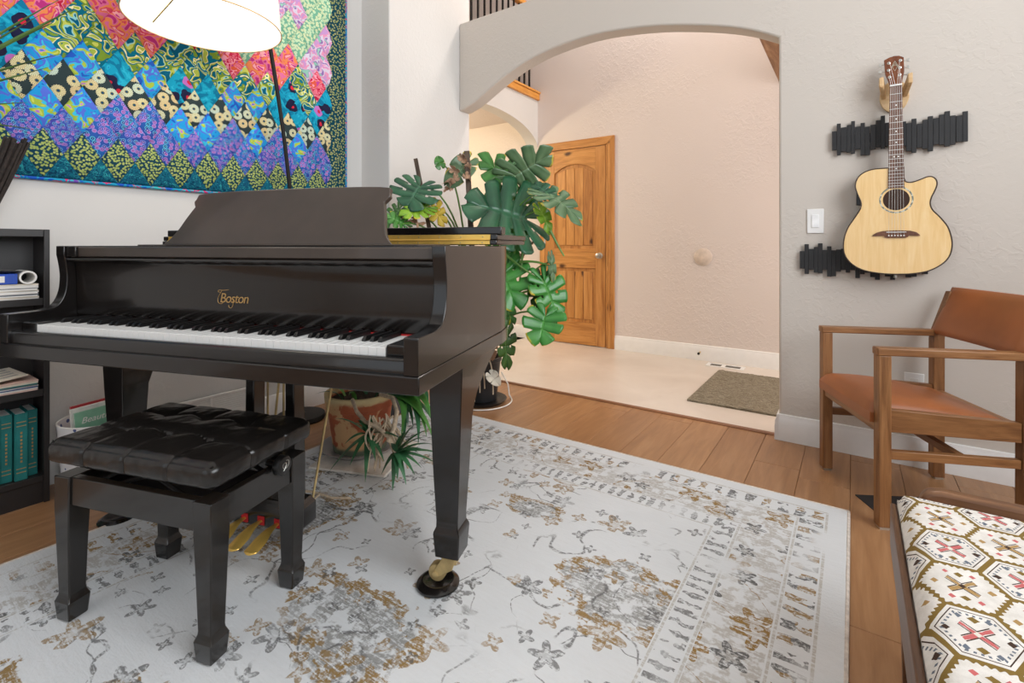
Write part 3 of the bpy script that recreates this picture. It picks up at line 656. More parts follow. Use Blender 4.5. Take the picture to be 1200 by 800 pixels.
# magazine basket between shelf and piano
mb = thing('magazine_basket', 'round white patterned bin of magazines by the bookshelf', 'basket', (-2.675, .735, 0))
n = NT('printed_basket', .6); v = n.co((30, 30, 30)); q = n.vor(v, 1.0)['Distance']; n.col(n.mix(n.lt(q, .32), (226, 226, 228), (70, 90, 140)))
MB().rings([[(r*math.cos(2*math.pi*k/36), r*math.sin(2*math.pi*k/36), z) for k in range(36)] for r, z in ((.001, .002), (.130, .002), (.150, .290), (.145, .290), (.126, .008), (.001, .008))], False).build('bin', n.m, mb)
MB().tube([(.1475*math.cos(2*math.pi*k/36), .1475*math.sin(2*math.pi*k/36), .291) for k in range(37)], .0035, 6).build('rim', M_PAPER, mb)
def mag(label, x, y, rz, tilt, wd, h, th, m_, z=.012):
    t = thing('magazine', label, 'magazine', (x, y, z), rz, 'magazines in the basket'); t.rotation_euler = (R(3), tilt, rz)
    MB().box(-th+.001, -.001, -wd/2+.001, wd/2-.001, .001, h-.001).build('pages', M_PAPER, t)
    MB().box(-.001, 0, -wd/2, wd/2, 0, h).box(-th, -th+.001, -wd/2, wd/2, 0, h).build('cover', m_, t); return t
MG = plain('sage_green_cover', (128, 178, 150), .4, var=.1, scale=12); MR = plain('red_cover', (178, 56, 58), .4); MY = plain('olive_cover', (150, 130, 60), .45); MW = plain('white_cover', (230, 228, 222), .4)
t = mag('sage green magazine with white script title at the front of the bin', -2.605, .745, R(4), R(-4), .20, .335, .010, MG, .014)
text_mesh('Beautiful', .034, M_PAPER, 'title', t, Matrix.Translation((.0008, -.022, .296)) @ Matrix.Rotation(R(90), 4, 'Z') @ Matrix.Rotation(R(90), 4, 'X'), .0004, .35)
mag('white magazine behind the sage green magazine in the bin', -2.640, .742, R(4), R(-4), .20, .345, .012, MW, .013)
mag('red edged magazine at the back of the bin', -2.672, .74, R(4), R(-4), .18, .350, .008, MR)
# ------------------------------------------------------------------ grand piano (local x to the treble, y to the tail)
PK = (-1.5107, .6074, 0); PRZ = R(18.5)
piano = thing('grand_piano', 'black grand piano with folded lid and open keyboard on the rug', 'piano', PK, PRZ)
HW, AI = .719, .681
# rim: straight treble side, bent side, tail, straight bass side
rim = [(-HW, .2), (HW, .2), (HW, .56), (.712, .66), (.685, .76), (.63, .87), (.55, .96), (.46, 1.05), (.38, 1.15), (.30, 1.27), (.21, 1.38), (.08, 1.455), (-.10, 1.485), (-.30, 1.475), (-.48, 1.42), (-.60, 1.33), (-.68, 1.20), (-HW, 1.05)]
def sm(P, n=4):
    return smooth_curve(P, n)
rimc = [(-HW+.02, .2), (HW-.02, .2), (HW-.02, .59), (HW, .5901)]+sm(rim[2:], 4)[1:]+[(-HW, .5901), (-HW+.02, .59)]
MB().prism(rimc, .729, 1.03, 'z').build('rim', M_PIANO, piano, bevel=.004, ang=30)
k = .0035
MB().prism([(x*(1+k/HW), y if y < .6 else y+.004) for x, y in rimc], .686, .7292, 'z').build('rim_moulding', M_PIANO, piano, bevel=.003, ang=30)
MB().box(-HW-k, HW+k, -.042, .59, .686, .7292).build('key_bed', M_PIANO, piano, bevel=.003)
armp = [(-.039, .7295), (-.039, .816), (-.036, .8185), (.045, .8185)]+smooth_curve([(.05, .8185), (.085, .826), (.105, .845), (.118, .88), (.122, .925), (.119, .96), (.115, .985), (.112, 1.0)], 3)+[(.112, 1.03), (.59, 1.03), (.59, .7295)]
MB().prism(armp, AI, HW, 'x').build('arm', M_PIANO, piano, bevel=.003, ang=30); MB().prism(armp, -HW, -AI, 'x').build('arm', M_PIANO, piano, bevel=.003, ang=30)
for s in (1, -1): MB().box(min(s*.6145, s*(AI-.001)), max(s*.6145, s*(AI-.001)), -.002, .150, .7295, .791).build('key_block', M_PIANO, piano, bevel=.004)
ksp = [(-.030, .7295), (-.030, .757), (-.026, .763), (-.018, .7655), (-.009, .765), (-.0035, .762), (-.0035, .7295)]
MB().prism(ksp, -AI+.001, AI-.001, 'x').build('key_slip', M_PIANO, piano, ang=60)
# keys
kw = 1.225/52
wm = MB().rects([(.748, .0005, kw-.0005, 0, .150), (.7605, .0005, kw-.0005, 0, .150), (.762, .0005, kw-.0005, -.0015, .150), (.783, .0005, kw-.0005, -.0015, .150), (.784, .0012, kw-.0012, -.0006, .150)]).mesh('white_key', M_IVORY, 30)
for i in range(52):
    o = bpy.data.objects.new('white_key', wm); COL.objects.link(o); o.parent = piano; o.location = (-.6125+i*kw, 0, 0)
bm_ = MB().rects([(.7842, -.0055, .0055, .050, .150), (.7905, -.0052, .0052, .0515, .150), (.7962, -.0042, .0042, .058, .150), (.7968, -.0036, .0036, .060, .150)]).mesh('black_key', M_EBONY, 30)
for i in range(51):
    if 'ABCDEFG'[i % 7] in 'ACDFG':
        o = bpy.data.objects.new('black_key', bm_); COL.objects.link(o); o.parent = piano; o.location = (-.6125+(i+1)*kw, 0, 0)
MB().box(-.6125, .6125, .1505, .156, .782, .7875).build('felt_strip', M_RED, piano)
# fallboard with its rounded lip
fb = [(.157, .786), (.152, .80), (.150, .85), (.149, .92), (.147, .968), (.142, .974), (.130, .975), (.122, .978), (.119, .983), (.121, .988), (.128, .991), (.180, .991), (.180, .786)]
MB().prism(fb, -AI+.002, AI-.002, 'x').build('fallboard', piano_mat('fallboard_lacquer', (24, 20, 18), .22), piano, ang=40)
lt = text_mesh('Boston', .042, M_GOLD, 'lettering', piano, Matrix.Translation((.0, .1488, .868)) @ Matrix.Rotation(R(90), 4, 'X'), .0004, .22, .9)
m = MB()
def stroke(P, r=.0009): m.tube([(x-.0, .1486, z) for x, z in smooth_curve(P, 4)], r, 5)
stroke([(-.020, .895), (-.040, .893), (-.058, .893), (-.060, .888), (-.052, .886)]); stroke([(-.046, .892), (-.056, .878), (-.062, .866), (-.060, .855), (-.050, .851), (-.042, .855)])
stroke([(-.003, .862), (-.004, .848), (-.010, .840), (-.018, .841), (-.020, .848)])
m.build('flourish', M_GOLD, piano)
MB().box(-AI+.002, AI-.002, .128, .19, .992, 1.026).build('music_shelf', M_DESK, piano, bevel=.004)
MB().box(-.46, .60, .195, .42, 1.0302, 1.0345).build('music_shelf', M_DESK, piano, bevel=.0015)
MB().box(-AI+.002, -AI+.045, .118, .128, .993, 1.028).build('end_block', M_PIANO, piano, bevel=.002)
# music desk
dl = [(0, .437), (.04, .430), (.12, .412), (.28, .398), (.45, .388), (.62, .378), (.73, .371), (.78, .374), (.82, .383), (.87, .384), (.93, .380), (1.0, .380)]
dl = [(b, a) for a, b in dl]
HD = .2
right = smooth_curve([(.435, 0), (.412, .12), (.396, .30), (.388, .46), (.378, .62), (.370, .73)], 3)+[(.376, .765)]+smooth_curve([(.381, .80), (.385, .84), (.381, .89), (.380, .985)], 3)
top = [(.360*math.cos(math.pi*i/20), .995+.045*math.sin(math.pi*i/20)) for i in range(1, 20)]
pol = right+top+[(-x, z) for x, z in right[::-1]]
m = MB(); m.M = Matrix.Translation((.075, .205, 1.0348)) @ Matrix.Rotation(R(-27), 4, 'X')
m.prism([(x, z*HD) for x, z in pol], 0, .018, 'y'); m.build('music_desk', M_DESK, piano, bevel=.003, ang=30)
# lid, folded front flap, brass hinge
LW = .7325
lidp = [(-LW, .497), (LW, .497), (LW, .84)]+sm([(LW, .86), (.69, .93), (.60, 1.0), (.50, 1.08), (.41, 1.19), (.32, 1.31), (.22, 1.41), (.08, 1.48), (-.10, 1.51), (-.30, 1.50), (-.49, 1.445), (-.62, 1.35), (-.70, 1.21), (-LW, 1.05)], 3)
MB().prism(lidp, 1.0335, 1.0500, 'z').build('lid', M_PIANO, piano, bevel=.004, ang=30)
MB().box(-LW, LW, .502, .88, 1.0505, 1.0690).build('lid_flap', M_PIANO, piano, bevel=.003); MB().box(-LW+.01, LW+.012, .512, .560, 1.0692, 1.0945).build('flap_lip', M_PIANO, piano, bevel=.003)
hg = MB().box(-.70, .709, .4945, .4968, 1.0355, 1.0465).box(-.70, .709, .4985, .5015, 1.0515, 1.0680); hg.tube([(-.70, .4955, 1.0495), (.709, .4955, 1.0495)], .003, 8)
h = hg.build('hinge', M_BRASS, piano)
m = MB()
for i in range(18):
    for z in (1.041, 1.060):
        m.M = Matrix.Translation((-.66+i*.079, .4944 if z < 1.05 else .4983, z)) @ Matrix.Rotation(R(90), 4, 'X'); m.lathe([(.003, 0), (.0028, .0006), (.001, .001)], 8)
m.build('screw', M_OLDBRASS, h)
# legs, casters, cups
def leg(x, y, out, full):
    L = [(.6856, -.052, .055, -.05, .28 if full else .07), (.665, -.051, .055, -.05, .235 if full else .066), (.64, -.050, .054, -.05, .18 if full else .062), (.61, -.049, .053, -.05, .13 if full else .058), (.58, -.048, .052, -.05, .088 if full else .055), (.55, -.047, .0505, -.049, .064 if full else .05),
         (.51, -.045, .049, -.048, .050), (.36, -.040, .042, -.042, .043), (.225, -.0335, .0345, -.036, .036), (.205, -.034, .035, -.0365, .0365), (.192, -.040, .041, -.042, .042), (.186, -.041, .042, -.043, .043), (.118, -.036, .037, -.038, .038)]
    L = [(z, min(a*out, b*out)+x, max(a*out, b*out)+x, c+y, d+y) for z, a, b, c, d in L][::-1]
    lg = MB().rects(L).build('leg', M_PIANO, piano, bevel=.003, ang=22)
    m = MB(); m.box(x-.024, x+.024, y-.024, y+.024, .108, .118); m.prism([(x-.02, .109), (x+.022, .109), (x+.01, .075), (x-.036, .046), (x-.056, .052)], y-.021, y-.015, 'y'); m.prism([(x-.02, .109), (x+.022, .109), (x+.01, .075), (x-.036, .046), (x-.056, .052)], y+.015, y+.021, 'y')
    m.box(x-.020, x+.020, y-.014, y+.014, .088, .109)
    c = m.build('caster', M_OLDBRASS, lg, bevel=.0015)
    return lg
def wheel(x, y, lg):
    m = MB(); m.M = Matrix.Translation((x-.043, y-.0135, .0545)) @ Matrix.Rotation(R(-90), 4, 'X')
    m.lathe([(.005, -.010), (.009, -.0095), (.009, -.001), (.024, 0), (.0265, .004), (.0265, .023), (.024, .027), (.009, .028), (.009, .0365), (.005, .037)], 24)
    return m.build('caster_wheel', M_OLDBRASS, lg)
cups = []
for (x, y, out, full, lab) in ((.655, .30, 1, True, 'round black caster cup under the front right piano leg on the rug'), (-.655, .30, -1, True, 'black caster cup on the wood floor under the bass side piano leg'), (-.30, 1.33, 1, False, 'black caster cup under the piano tail leg')):
    lg = leg(x, y, out, full); wheel(x, y, lg)
    q = Matrix.Rotation(PRZ, 4, 'Z') @ Vector((x-.043, y, 0)); px_, py_ = PK[0]+q.x, PK[1]+q.y
    on = (RX0 < px_-.07 and px_+.07 < RX1 and RY0 < py_-.07 and py_+.07 < RY1)
    o = MB().lathe([(.001, 0), (.060, 0), (.064, .003), (.064, .008), (.058, .013), (.055, .014), (.050, .0185), (.044, .019), (.036, .014), (.001, .012)], 40).build('caster_cup', M_PIANO)
    o.location = (px_, py_, .0125 if on else .0005); tag(o, lab, 'caster cup')
# pedal lyre
ly = bpy.data.objects.new('lyre', MB().rects([(.655, -.15, .18, .26, .40), (.6855, -.15, .18, .26, .40)]).mesh('lyre', M_PIANO)); COL.objects.link(ly); ly.parent = piano
MB().rects([(.20, -.088, -.050, .275, .325), (.656, -.080, -.046, .275, .325)]).build('lyre_post', M_PIANO, ly, bevel=.003)
MB().rects([(.20, .080, .118, .275, .325), (.656, .078, .112, .275, .325)]).build('lyre_post', M_PIANO, ly, bevel=.003)
MB().rects([(.108, -.135, .14, .262, .335), (.118, -.142, .147, .256, .341), (.178, -.142, .147, .256, .341), (.188, -.135, .14, .262, .335), (.20, -.13, .135, .266, .331)]).build('pedal_box', M_PIANO, ly, bevel=.002)
for px_ in (-.066, 0, .066):
    MB().box(px_-.012, px_+.014, .2535, .2558, .118, .146).build('pedal_felt', M_RED, ly)
    path = smooth_curve([(.30, .129), (.25, .131), (.215, .129), (.185, .118), (.155, .108), (.135, .106)], 3)
    ws = [.008+.016*min(1, max(0, (.245-y)/.06)) for y, z in path]; ws[-1] *= .5; ws[-2] *= .85
    m = MB(); rr = []
    for (y, z), wd in zip(path, ws):
        rr.append([(px_+wd*math.cos(a), y, z+.0045*math.sin(a)) for a in [2*math.pi*i/12 for i in range(12)]])
    m.rings(rr[::-1]); m.build('pedal', M_BRASS, ly, ang=60)
    MB().tube([(px_+.02, .335, .20), (px_+.02, .335, .66)], .0035, 8).build('pedal_rod', M_OLDBRASS, ly)
MB().tube([(.132, .338, .165), (.125, .50, .69)], .0042, 10).build('brace_rod', M_OLDBRASS, ly)
MB().tube([(-.05, .338, .165), (-.125, .50, .69)], .0042, 10).build('brace_rod', M_OLDBRASS, ly)

# ------------------------------------------------------------------ adjustable bench
bench = thing('piano_bench', 'black piano bench with tufted leather top on the rug before the keyboard', 'bench', (-1.5775, .627, .0128), R(18.3))
FX, FY, LZ = .272, .166, .394
for sx in (-1, 1):
    for sy in (-1, 1):
        L = []
        for z, ins, wd in ((0, .006, .044), (.004, .004, .048), (.052, 0, .056), (.068, .006, .044), (.076, .0065, .0425), (.20, .003, .049), (.31, 0, .056), (LZ, 0, .058)):
            ox, oy = FX-ins, FY-ins
            x0, x1 = sorted((sx*ox, sx*(ox-wd))); y0, y1 = sorted((sy*oy, sy*(oy-wd))); L.append((z, x0, x1, y0, y1))
        MB().rects(L).build('leg', M_BENCH, bench, bevel=.003, ang=22)
for sy in (-1, 1):
    y0, y1 = sorted((sy*(FY-.006), sy*(FY-.028))); MB().box(-FX+.058, FX-.058, y0, y1, .318, LZ).build('apron', M_BENCH, bench, bevel=.002)
for sx in (-1, 1):
    x0, x1 = sorted((sx*(FX-.006), sx*(FX-.028))); MB().box(x0, x1, -FY+.058, FY-.058, .318, LZ).build('apron', M_BENCH, bench, bevel=.002)
MB().box(-.22, .22, -.10, .10, .335, .345).build('base_board', M_SHELF, bench)
m = MB()
for y in (-.105, .105):
    for s in (-1, 1):
        m.tube([(s*.17, y, .345), (-s*.03, y+.006*s, .416)], .006, 6); 
m.tube([(-.17, -.105, .348), (-.17, .105, .348)], .005, 6).tube([(.17, -.105, .348), (.17, .105, .348)], .005, 6)
m.build('scissor_lift', M_IRON, bench)
MB().box(-.235, .235, -.135, .135, .414, .4255).build('seat_board', plain('raw_board', (150, 120, 88), .7), bench)
for sx in (1, -1):
    m = MB(); m.M = Matrix.Translation((sx*FX, .045, .402)) @ Matrix.Rotation(R(90*sx), 4, 'Y')
    m.lathe([(.008, -.03), (.008, .006), (.024, .007), (.0275, .011), (.0275, .026), (.025, .030), (.022, .0305), (.001, .0312)], 32)
    kb = m.build('height_knob', M_EBONY, bench)
    m = MB(); m.M = Matrix.Translation((sx*(FX+.0314), .045, .402)) @ Matrix.Rotation(R(90*sx), 4, 'Y')
    m.tube([(x, y, 0) for x, y in smooth_curve([(-.014, .004), (-.012, .012), (-.002, .013), (.006, .006), (.006, -.004), (-.001, -.009), (-.008, -.006), (-.009, .001), (-.003, .004), (.004, .001), (.012, -.006)], 4)], .0011, 5); m.build('swirl_emblem', M_STEEL, kb)
# tufted cushion
CX, CY, CZ0, CZ1 = .285, .176, .426, .496
BT = [(x, y) for x in (-.145, 0, .145) for y in (-.055, .065)]
SEG = []
for x in (-.145, 0, .145):
    SEG += [((x, -.055), (x, -.30)), ((x, .065), (x, .30))]
for y in (-.055, .065):
    SEG += [((-.145, y), (-.40, y)), ((.145, y), (.40, y))]
    for a, b in ((-.145, 0), (0, .145)): SEG += [((a, y), ((a+b)/2, y+.018)), (((a+b)/2, y+.018), (b, y))]
SEG += [((-.145, -.055), (0, .065)), ((0, .065), (.145, -.055)), ((-.145, .065), (0, -.055)), ((0, -.055), (.145, .065))][:0]
def segd(px_, py_, a, b):
    dx, dy = b[0]-a[0], b[1]-a[1]; t = max(0, min(1, ((px_-a[0])*dx+(py_-a[1])*dy)/(dx*dx+dy*dy))); return math.hypot(px_-a[0]-t*dx, py_-a[1]-t*dy)
def cushion():
    m = MB(); N = 144; M_ = 88; H2 = (CZ1-CZ0)/2; rad = .024
    def shape(a, b, c):
        inner = Vector((max(-CX+rad, min(CX-rad, a)), max(-CY+rad, min(CY-rad, b)), max(-H2+rad*.98, min(H2-rad*.98, c)))); d = Vector((a, b, c))-inner
        p = inner+d.normalized()*rad if d.length > 1e-6 else Vector((a, b, c))
        nrm = d.normalized() if d.length > 1e-6 else Vector((0, 0, 1))
        ds = min(segd(p.x, p.y, *s) for s in SEG); db = min(math.hypot(p.x-x, p.y-y) for x, y in BT)
        w_ = 1.0 if c > -H2*.6 else .3
        p = p-nrm*(.0050*math.exp(-(ds/.0035)**2)+.0022*math.exp(-(ds/.018)**2))*w_
        if nrm.z > .5:
            p.z -= .010*math.exp(-(db/.014)**2)+.005*math.exp(-(db/.045)**2)
            p.z += .010*(1-(p.x/CX)**2)*(1-(p.y/CY)**2)-.002
        p += nrm*(.0010*mnoise.noise((p.x*38, p.y*38, p.z*60))+.0005*mnoise.noise((p.x*60, p.y*40, p.z*30+7)))
        bulge = .006*(1-min(1, abs(c)/H2)**2)
        if abs(nrm.z) < .6: p += Vector((nrm.x, nrm.y, 0))*bulge
        return (p.x, p.y, p.z+(CZ0+CZ1)/2)
    m.grid(lambda u, v: shape(-CX+2*CX*u, -CY+2*CY*v, H2), N, M_)
    m.grid(lambda u, v: shape(-CX+2*CX*(1-u), -CY+2*CY*v, -H2), N//4, M_//4)
    K = 20
    m.grid(lambda u, v: shape(-CX+2*CX*u, -CY, -H2+2*H2*v), N, K); m.grid(lambda u, v: shape(CX-2*CX*u, CY, -H2+2*H2*v), N, K)
    m.grid(lambda u, v: shape(CX, -CY+2*CY*u, -H2+2*H2*v), M_, K); m.grid(lambda u, v: shape(-CX, CY-2*CY*u, -H2+2*H2*v), M_, K)
    return m
cu = cushion().build('cushion', M_LEATHER, bench, ang=70)
for x, y in BT:
    m = MB(); m.lathe([(.0085, -.002), (.008, .0015), (.005, .0035), (.001, .004)], 14, (x, y, CZ1-.009)); m.build('button', M_LEATHER, cu)
for x, y in ((CX-.006, -CY+.006), (-CX+.006, -CY+.006)):
    s = 1 if x > 0 else -1
    m = MB(); m.tube([(x-s*.016, y-.004, CZ0+.012), (x-s*.012, y-.0035, CZ0+.045), (x-s*.008, y+.001, CZ1-.012), (x-s*.001, y+.006, CZ1-.008)], .0016, 5); m.build('corner_seam', M_LEATHER, cu)
# ------------------------------------------------------------------ monstera
def leaf_mat(name, a, b, edge=None, back=None):
    n = NT(name, .29, spec=.5); v = n.co((1,1,1), 3)
    c = n.ramp(n.noise(v, 7, 3), [(.3, a), (.7, b)])
    at = n.N.new('ShaderNodeAttribute'); at.attribute_name = 'rim'
    at2 = n.N.new('ShaderNodeAttribute'); at2.attribute_name = 'vein'
    if edge:
        k = n.ss(n.add(at.outputs['Fac'], n.mul(n.sub(n.noise(v, 7, 3), .56), 1.5)), .86, 1.0); c = n.mix(k, c, edge)
        k2 = n.ss(n.add(at.outputs['Fac'], n.mul(n.sub(n.noise(v, 7, 3), .56), 1.5)), 1.0, 1.12); c = n.mix(k2, c, (112, 62, 30))
    c = n.mix(n.mul(at2.outputs['Fac'], .55), c, tuple(min(255, x*1.05+30) for x in b))
    n.col(c); n.b.inputs['Transmission Weight'].default_value = 0
    n.bump(at2.outputs['Fac'], .25, .004); return n.m
ML = {'deep': leaf_mat('monstera_deep', (22, 66, 46), (48, 100, 68)), 'mid': leaf_mat('monstera_mid', (36, 92, 36), (74, 136, 56), (206, 190, 50)),
      'bright': leaf_mat('monstera_bright', (40, 116, 44), (78, 152, 66), (214, 190, 60)), 'grey': leaf_mat('monstera_underside', (66, 100, 66), (104, 134, 96), (196, 180, 60)),
      'lime': leaf_mat('monstera_lime', (84, 140, 30), (140, 180, 50), (216, 190, 50)), 'yellow': leaf_mat('monstera_yellow', (196, 160, 40), (216, 186, 70), (150, 110, 50)),
      'dry': plain('dry_leaf', (164, 132, 108), .8, var=.22, scale=20), 'spot': leaf_mat('monstera_spotted', (40, 74, 30), (66, 104, 40), (150, 70, 30))}
M_STALK = plain('green_stalk', (96, 138, 62), .45, var=.15, scale=8)
RT = [(0, 1.0), (.06, .93), (.15, .83), (.3, .72), (.5, .63), (.7, .56), (.85, .50), (.95, .40), (1.0, .30)]
def outline_r(phi):              # 0 at the tip, pi behind the stalk
    a = phi/math.pi
    for (p, r), (q, t) in zip(RT, RT[1:]):
        if a <= q: return r+(t-r)*(a-p)/(q-p)
    return RT[-1][1]
def leaf_points(nl, wide, gap, seed, curl, droop, holes=True):
    rnd = random.Random(seed); V = []; Fc = []; RIM = []; VEIN = []
    NA, NT_ = 4, 8
    for side in (-1, 1):
        for i in range(nl):
            s0, s1 = i/nl, (i+1)/nl; cut = rnd.uniform(.40, .60); lmax = rnd.uniform(.92, 1.06)
            base = len(V)
            for j in range(NT_+1):
                t = j/NT_
                for k in range(NA+1):
                    q = k/NA; g = gap*.68*max(0, (t-cut)/(1-cut))**.45*(.8+.5*t)
                    qq = .5+(q-.5)*(1-g)
                    s = s0+(s1-s0)*qq
                    phi = math.pi*.94*(1-s); my = .66*max(0, (s-.30)/.70)**1.1
                    rr = outline_r(phi)*lmax; ex, ey = wide*rr*math.sin(phi)*1.0, rr*math.cos(phi)
                    if s > .985: ex *= .3
                    te = t*(1-.05*(2*q-1)**4*(t > .7))
                    x, y = ex*te, my+(ey-my)*te
                    z = curl*x*x*1.2-droop*(max(0, y)**2)-.10*droop*abs(x)+.010*math.sin(q*math.pi)*math.sin(t*math.pi)
                    V.append((side*x, y, z)); RIM.append(t*(.9+.1*(2*q-1)**2)); VEIN.append(max(math.exp(-(t/.06)**2), .6*math.exp(-((q-.5)/.10)**2)*(1-t*.6)))
            for j in range(NT_):
                for k in range(NA):
                    if holes and i in (1, 2, 3) and j == 3 and k == 0 and nl > 4: continue
                    f = (base+j*(NA+1)+k, base+j*(NA+1)+k+1, base+(j+1)*(NA+1)+k+1, base+(j+1)*(NA+1)+k)
                    Fc.append(f if side > 0 else f[::-1])
    return V, Fc, RIM, VEIN
def add_leaf(root, B, T, nrm, mat, nl=6, wide=.82, gap=.42, seed=1, curl=.25, droop=.18, L=None, name='leaf'):
    B, T = Vector(B), Vector(T); y = (T-B); Ln = L or y.length; y.normalize(); x = y.cross(Vector(nrm)).normalized(); z = x.cross(y)
    V, Fc, RIM, VEIN = leaf_points(nl, wide, gap, seed, curl, droop)
    me = bpy.data.meshes.new(name); Mx = Matrix(((x.x, y.x, z.x), (x.y, y.y, z.y), (x.z, y.z, z.z)))
    off = B-root.location
    me.from_pydata([tuple(Mx @ (Vector(p)*Ln)+off) for p in V], [], Fc); me.update()
    for p in me.polygons: p.use_smooth = True
    for nm, A in (('rim', RIM), ('vein', VEIN)):
        a = me.attributes.new(nm, 'FLOAT', 'POINT'); a.data.foreach_set('value', A)
    me.materials.append(mat); o = bpy.data.objects.new(name, me); COL.objects.link(o); o.parent = root
    sd = o.modifiers.new('thickness', 'SOLIDIFY'); sd.thickness = .0016
    return o
FWD = Vector((-math.sin(R(YAW)), math.cos(R(YAW)), 0)); RGT = Vector((math.cos(R(YAW)), math.sin(R(YAW)), 0)); UP = Vector((0, 0, 1))
MP = Vector((-2.03, 2.56, 0))
mon = thing('monstera_plant', 'big leafy monstera in a black pot behind the piano lid', 'plant', MP)
MB().lathe([(.001, .02), (.105, .02), (.13, .27), (.138, .275), (.138, .30), (.128, .30), (.12, .26), (.001, .255)], 32).build('pot', M_BLACKPOT, mon)
MB().lathe([(.001, .0), (.15, .0), (.172, .022), (.166, .022), (.145, .008), (.001, .008)], 32).build('saucer', M_BLACKPOT, mon)
soil = MB().lathe([(.001, .266), (.12, .262)], 20, cap=False).build('soil', plain('dark_soil', (54, 40, 30), .95, var=.4, scale=60), mon)
def nr(a=1, b=.3, c=0): return -FWD*a+UP*b+RGT*c
# base (u, v, d), tip (u, v, d), normal, look, lobes, wide, gap, seed, curl, droop
LV = [((612, 255, 2.95), (556, 238, 2.85), nr(.8, .55, -.1), 'deep', 6, 1.05, .36, 11, .1, .05, 1.28),
      ((603, 206, 3.1), (650, 179, 3.0), nr(.7, -.45, .1), 'grey', 6, .85, .36, 12, .15, .1, 1.0),
      ((600, 212, 3.15), (567, 186, 3.1), nr(.9, .4, .2), 'mid', 6, .85, .44, 31, .2, .15, 1.15),
      ((600, 236, 3.1), (572, 268, 3.05), nr(.9, .5, .2), 'mid', 6, .9, .40, 32, .2, .1, 1.1),
      ((642, 228, 2.85), (684, 250, 2.72), nr(.7, .75, .15), 'grey', 6, .62, .36, 13, .2, .28, 1.02),
      ((641, 226, 2.86), (624, 212, 2.9), nr(.8, .3, 0), 'deep', 4, .7, .42, 14, .2, .2, 1.0),
      ((492, 219, 3.0), (478, 240, 2.9), nr(.9, .4, 0), 'deep', 5, 1.35, .42, 15, .12, .1, 1.12),
      ((545, 193, 3.05), (522, 217, 3.0), nr(.9, .1, .1), 'grey', 3, .62, .15, 16, .3, .2, 1.05),
      ((516, 193, 3.1), (513, 184, 3.1), nr(.9, .2, 0), 'mid', 2, .8, .1, 17, .5, .3, 1.3),
      ((498, 243, 2.95), (471, 250, 2.85), nr(.9, .5, 0), 'lime', 6, .8, .40, 18, .2, .2, 1.0),
      ((506, 243, 3.0), (521, 262, 2.95), nr(.9, .1, 0), 'yellow', 5, .7, .42, 19, .3, .3, 1.0),
      ((472, 262, 2.9), (451, 250, 2.85), nr(.8, .6, 0), 'mid', 6, .6, .5, 20, .2, .2, 1.15),
      ((468, 246, 3.1), (450, 262, 3.0), nr(.8, .5, .1), 'mid', 6, .6, .5, 33, .2, .2, 1.1),
      ((638, 331, 2.9), (655, 371, 2.84), nr(.95, .15, .25), 'bright', 5, .7, .34, 21, .2, .15, 1.12),
      ((639, 371, 2.80), (632, 402, 2.74), nr(.95, .3, 0), 'bright', 4, 1.05, .34, 22, .15, .1, 1.10),
      ((636, 328, 2.95), (625, 364, 2.93), nr(.9, .1, -.3), 'spot', 5, .6, .40, 23, .3, .2, 1.0),
      ((589, 318, 2.95), (604, 356, 2.86), nr(.95, .3, .1), 'bright', 5, .95, .34, 24, .2, .15, 1.15),
      ((588, 296, 3.0), (598, 331, 2.92), nr(.95, .3, .2), 'bright', 5, .8, .36, 34, .2, .15, 1.0),
      ((594, 360, 3.0), (601, 379, 3.0), nr(.95, .1, .1), 'mid', 4, .6, .4, 25, .3, .2, 1.1),
      ((587, 366, 3.0), (590, 396, 3.0), nr(.95, .1, .1), 'mid', 4, .5, .35, 35, .3, .2, 1.0),
      ((592, 393, 2.95), (596, 436, 2.93), nr(.95, .1, .3), 'spot', 5, .46, .42, 26, .3, .2, 1.0),
      ((646, 306, 2.9), (650, 334, 2.9), nr(.9, .1, .5), 'grey', 4, .3, .2, 27, .3, .1, 1.0),
      ((634, 248, 2.88), (646, 270, 2.86), nr(.9, .1, .3), 'lime', 4, .5, .3, 28, .4, .2, 1.1),
      ((600, 268, 3.0), (614, 290, 2.95), nr(.9, .3, 0), 'mid', 5, .8, .4, 29, .3, .2, 1.1),
      ((588, 268, 3.1), (594, 296, 3.05), nr(.9, .2, 0), 'spot', 5, .7, .42, 30, .3, .2, 1.0)]
crown_m = MP+Vector((0, 0, .30))
for i, (b, t, n_, look, nl, wd, gp, sd, cu_, dr_, kL) in enumerate(LV):
    B, T = PX(*b), PX(*t)
    add_leaf(mon, B, T, n_, ML[look], nl, wd, gp, sd, cu_, dr_, (T-B).length*kL*1.06)
    c0 = crown_m+Vector((random.uniform(-.05, .05), random.uniform(-.05, .05), 0))
    up = max(B.z, .6); mid = Vector(((c0.x*2+B.x)/3, (c0.y*2+B.y)/3, up+.05))
    if b[1] > 300: mid = (c0+B)/2+Vector((0, 0, .25))
    P = bez(c0, mid, B, 12); MB().tube([p-MP for p in P], [.0075-.003*k/12 for k in range(13)], 6).build('stalk', M_STALK, mon)
# extra arching stalks seen under the lid
for a, mid, c in (((587, 293, 2.95), (607, 312, 2.93), (638, 331, 2.9)), ((613, 284, 2.95), (611, 320, 2.95), (607, 342, 2.95)), ((609, 307, 2.95), (630, 304, 2.92), (647, 313, 2.9)), ((603, 268, 3.0), (603, 320, 3), (603, 345, 3)), ((607, 346, 2.95), (616, 340, 2.92), (626, 341, 2.9)), ((645, 270, 2.86), (652, 285, 2.86), (661, 300, 2.86))):
    MB().tube([p-MP for p in bez(PX(*a), PX(*mid), PX(*c), 8)], [.0085-.0005*k for k in range(9)], 6).build('stalk', M_STALK, mon)
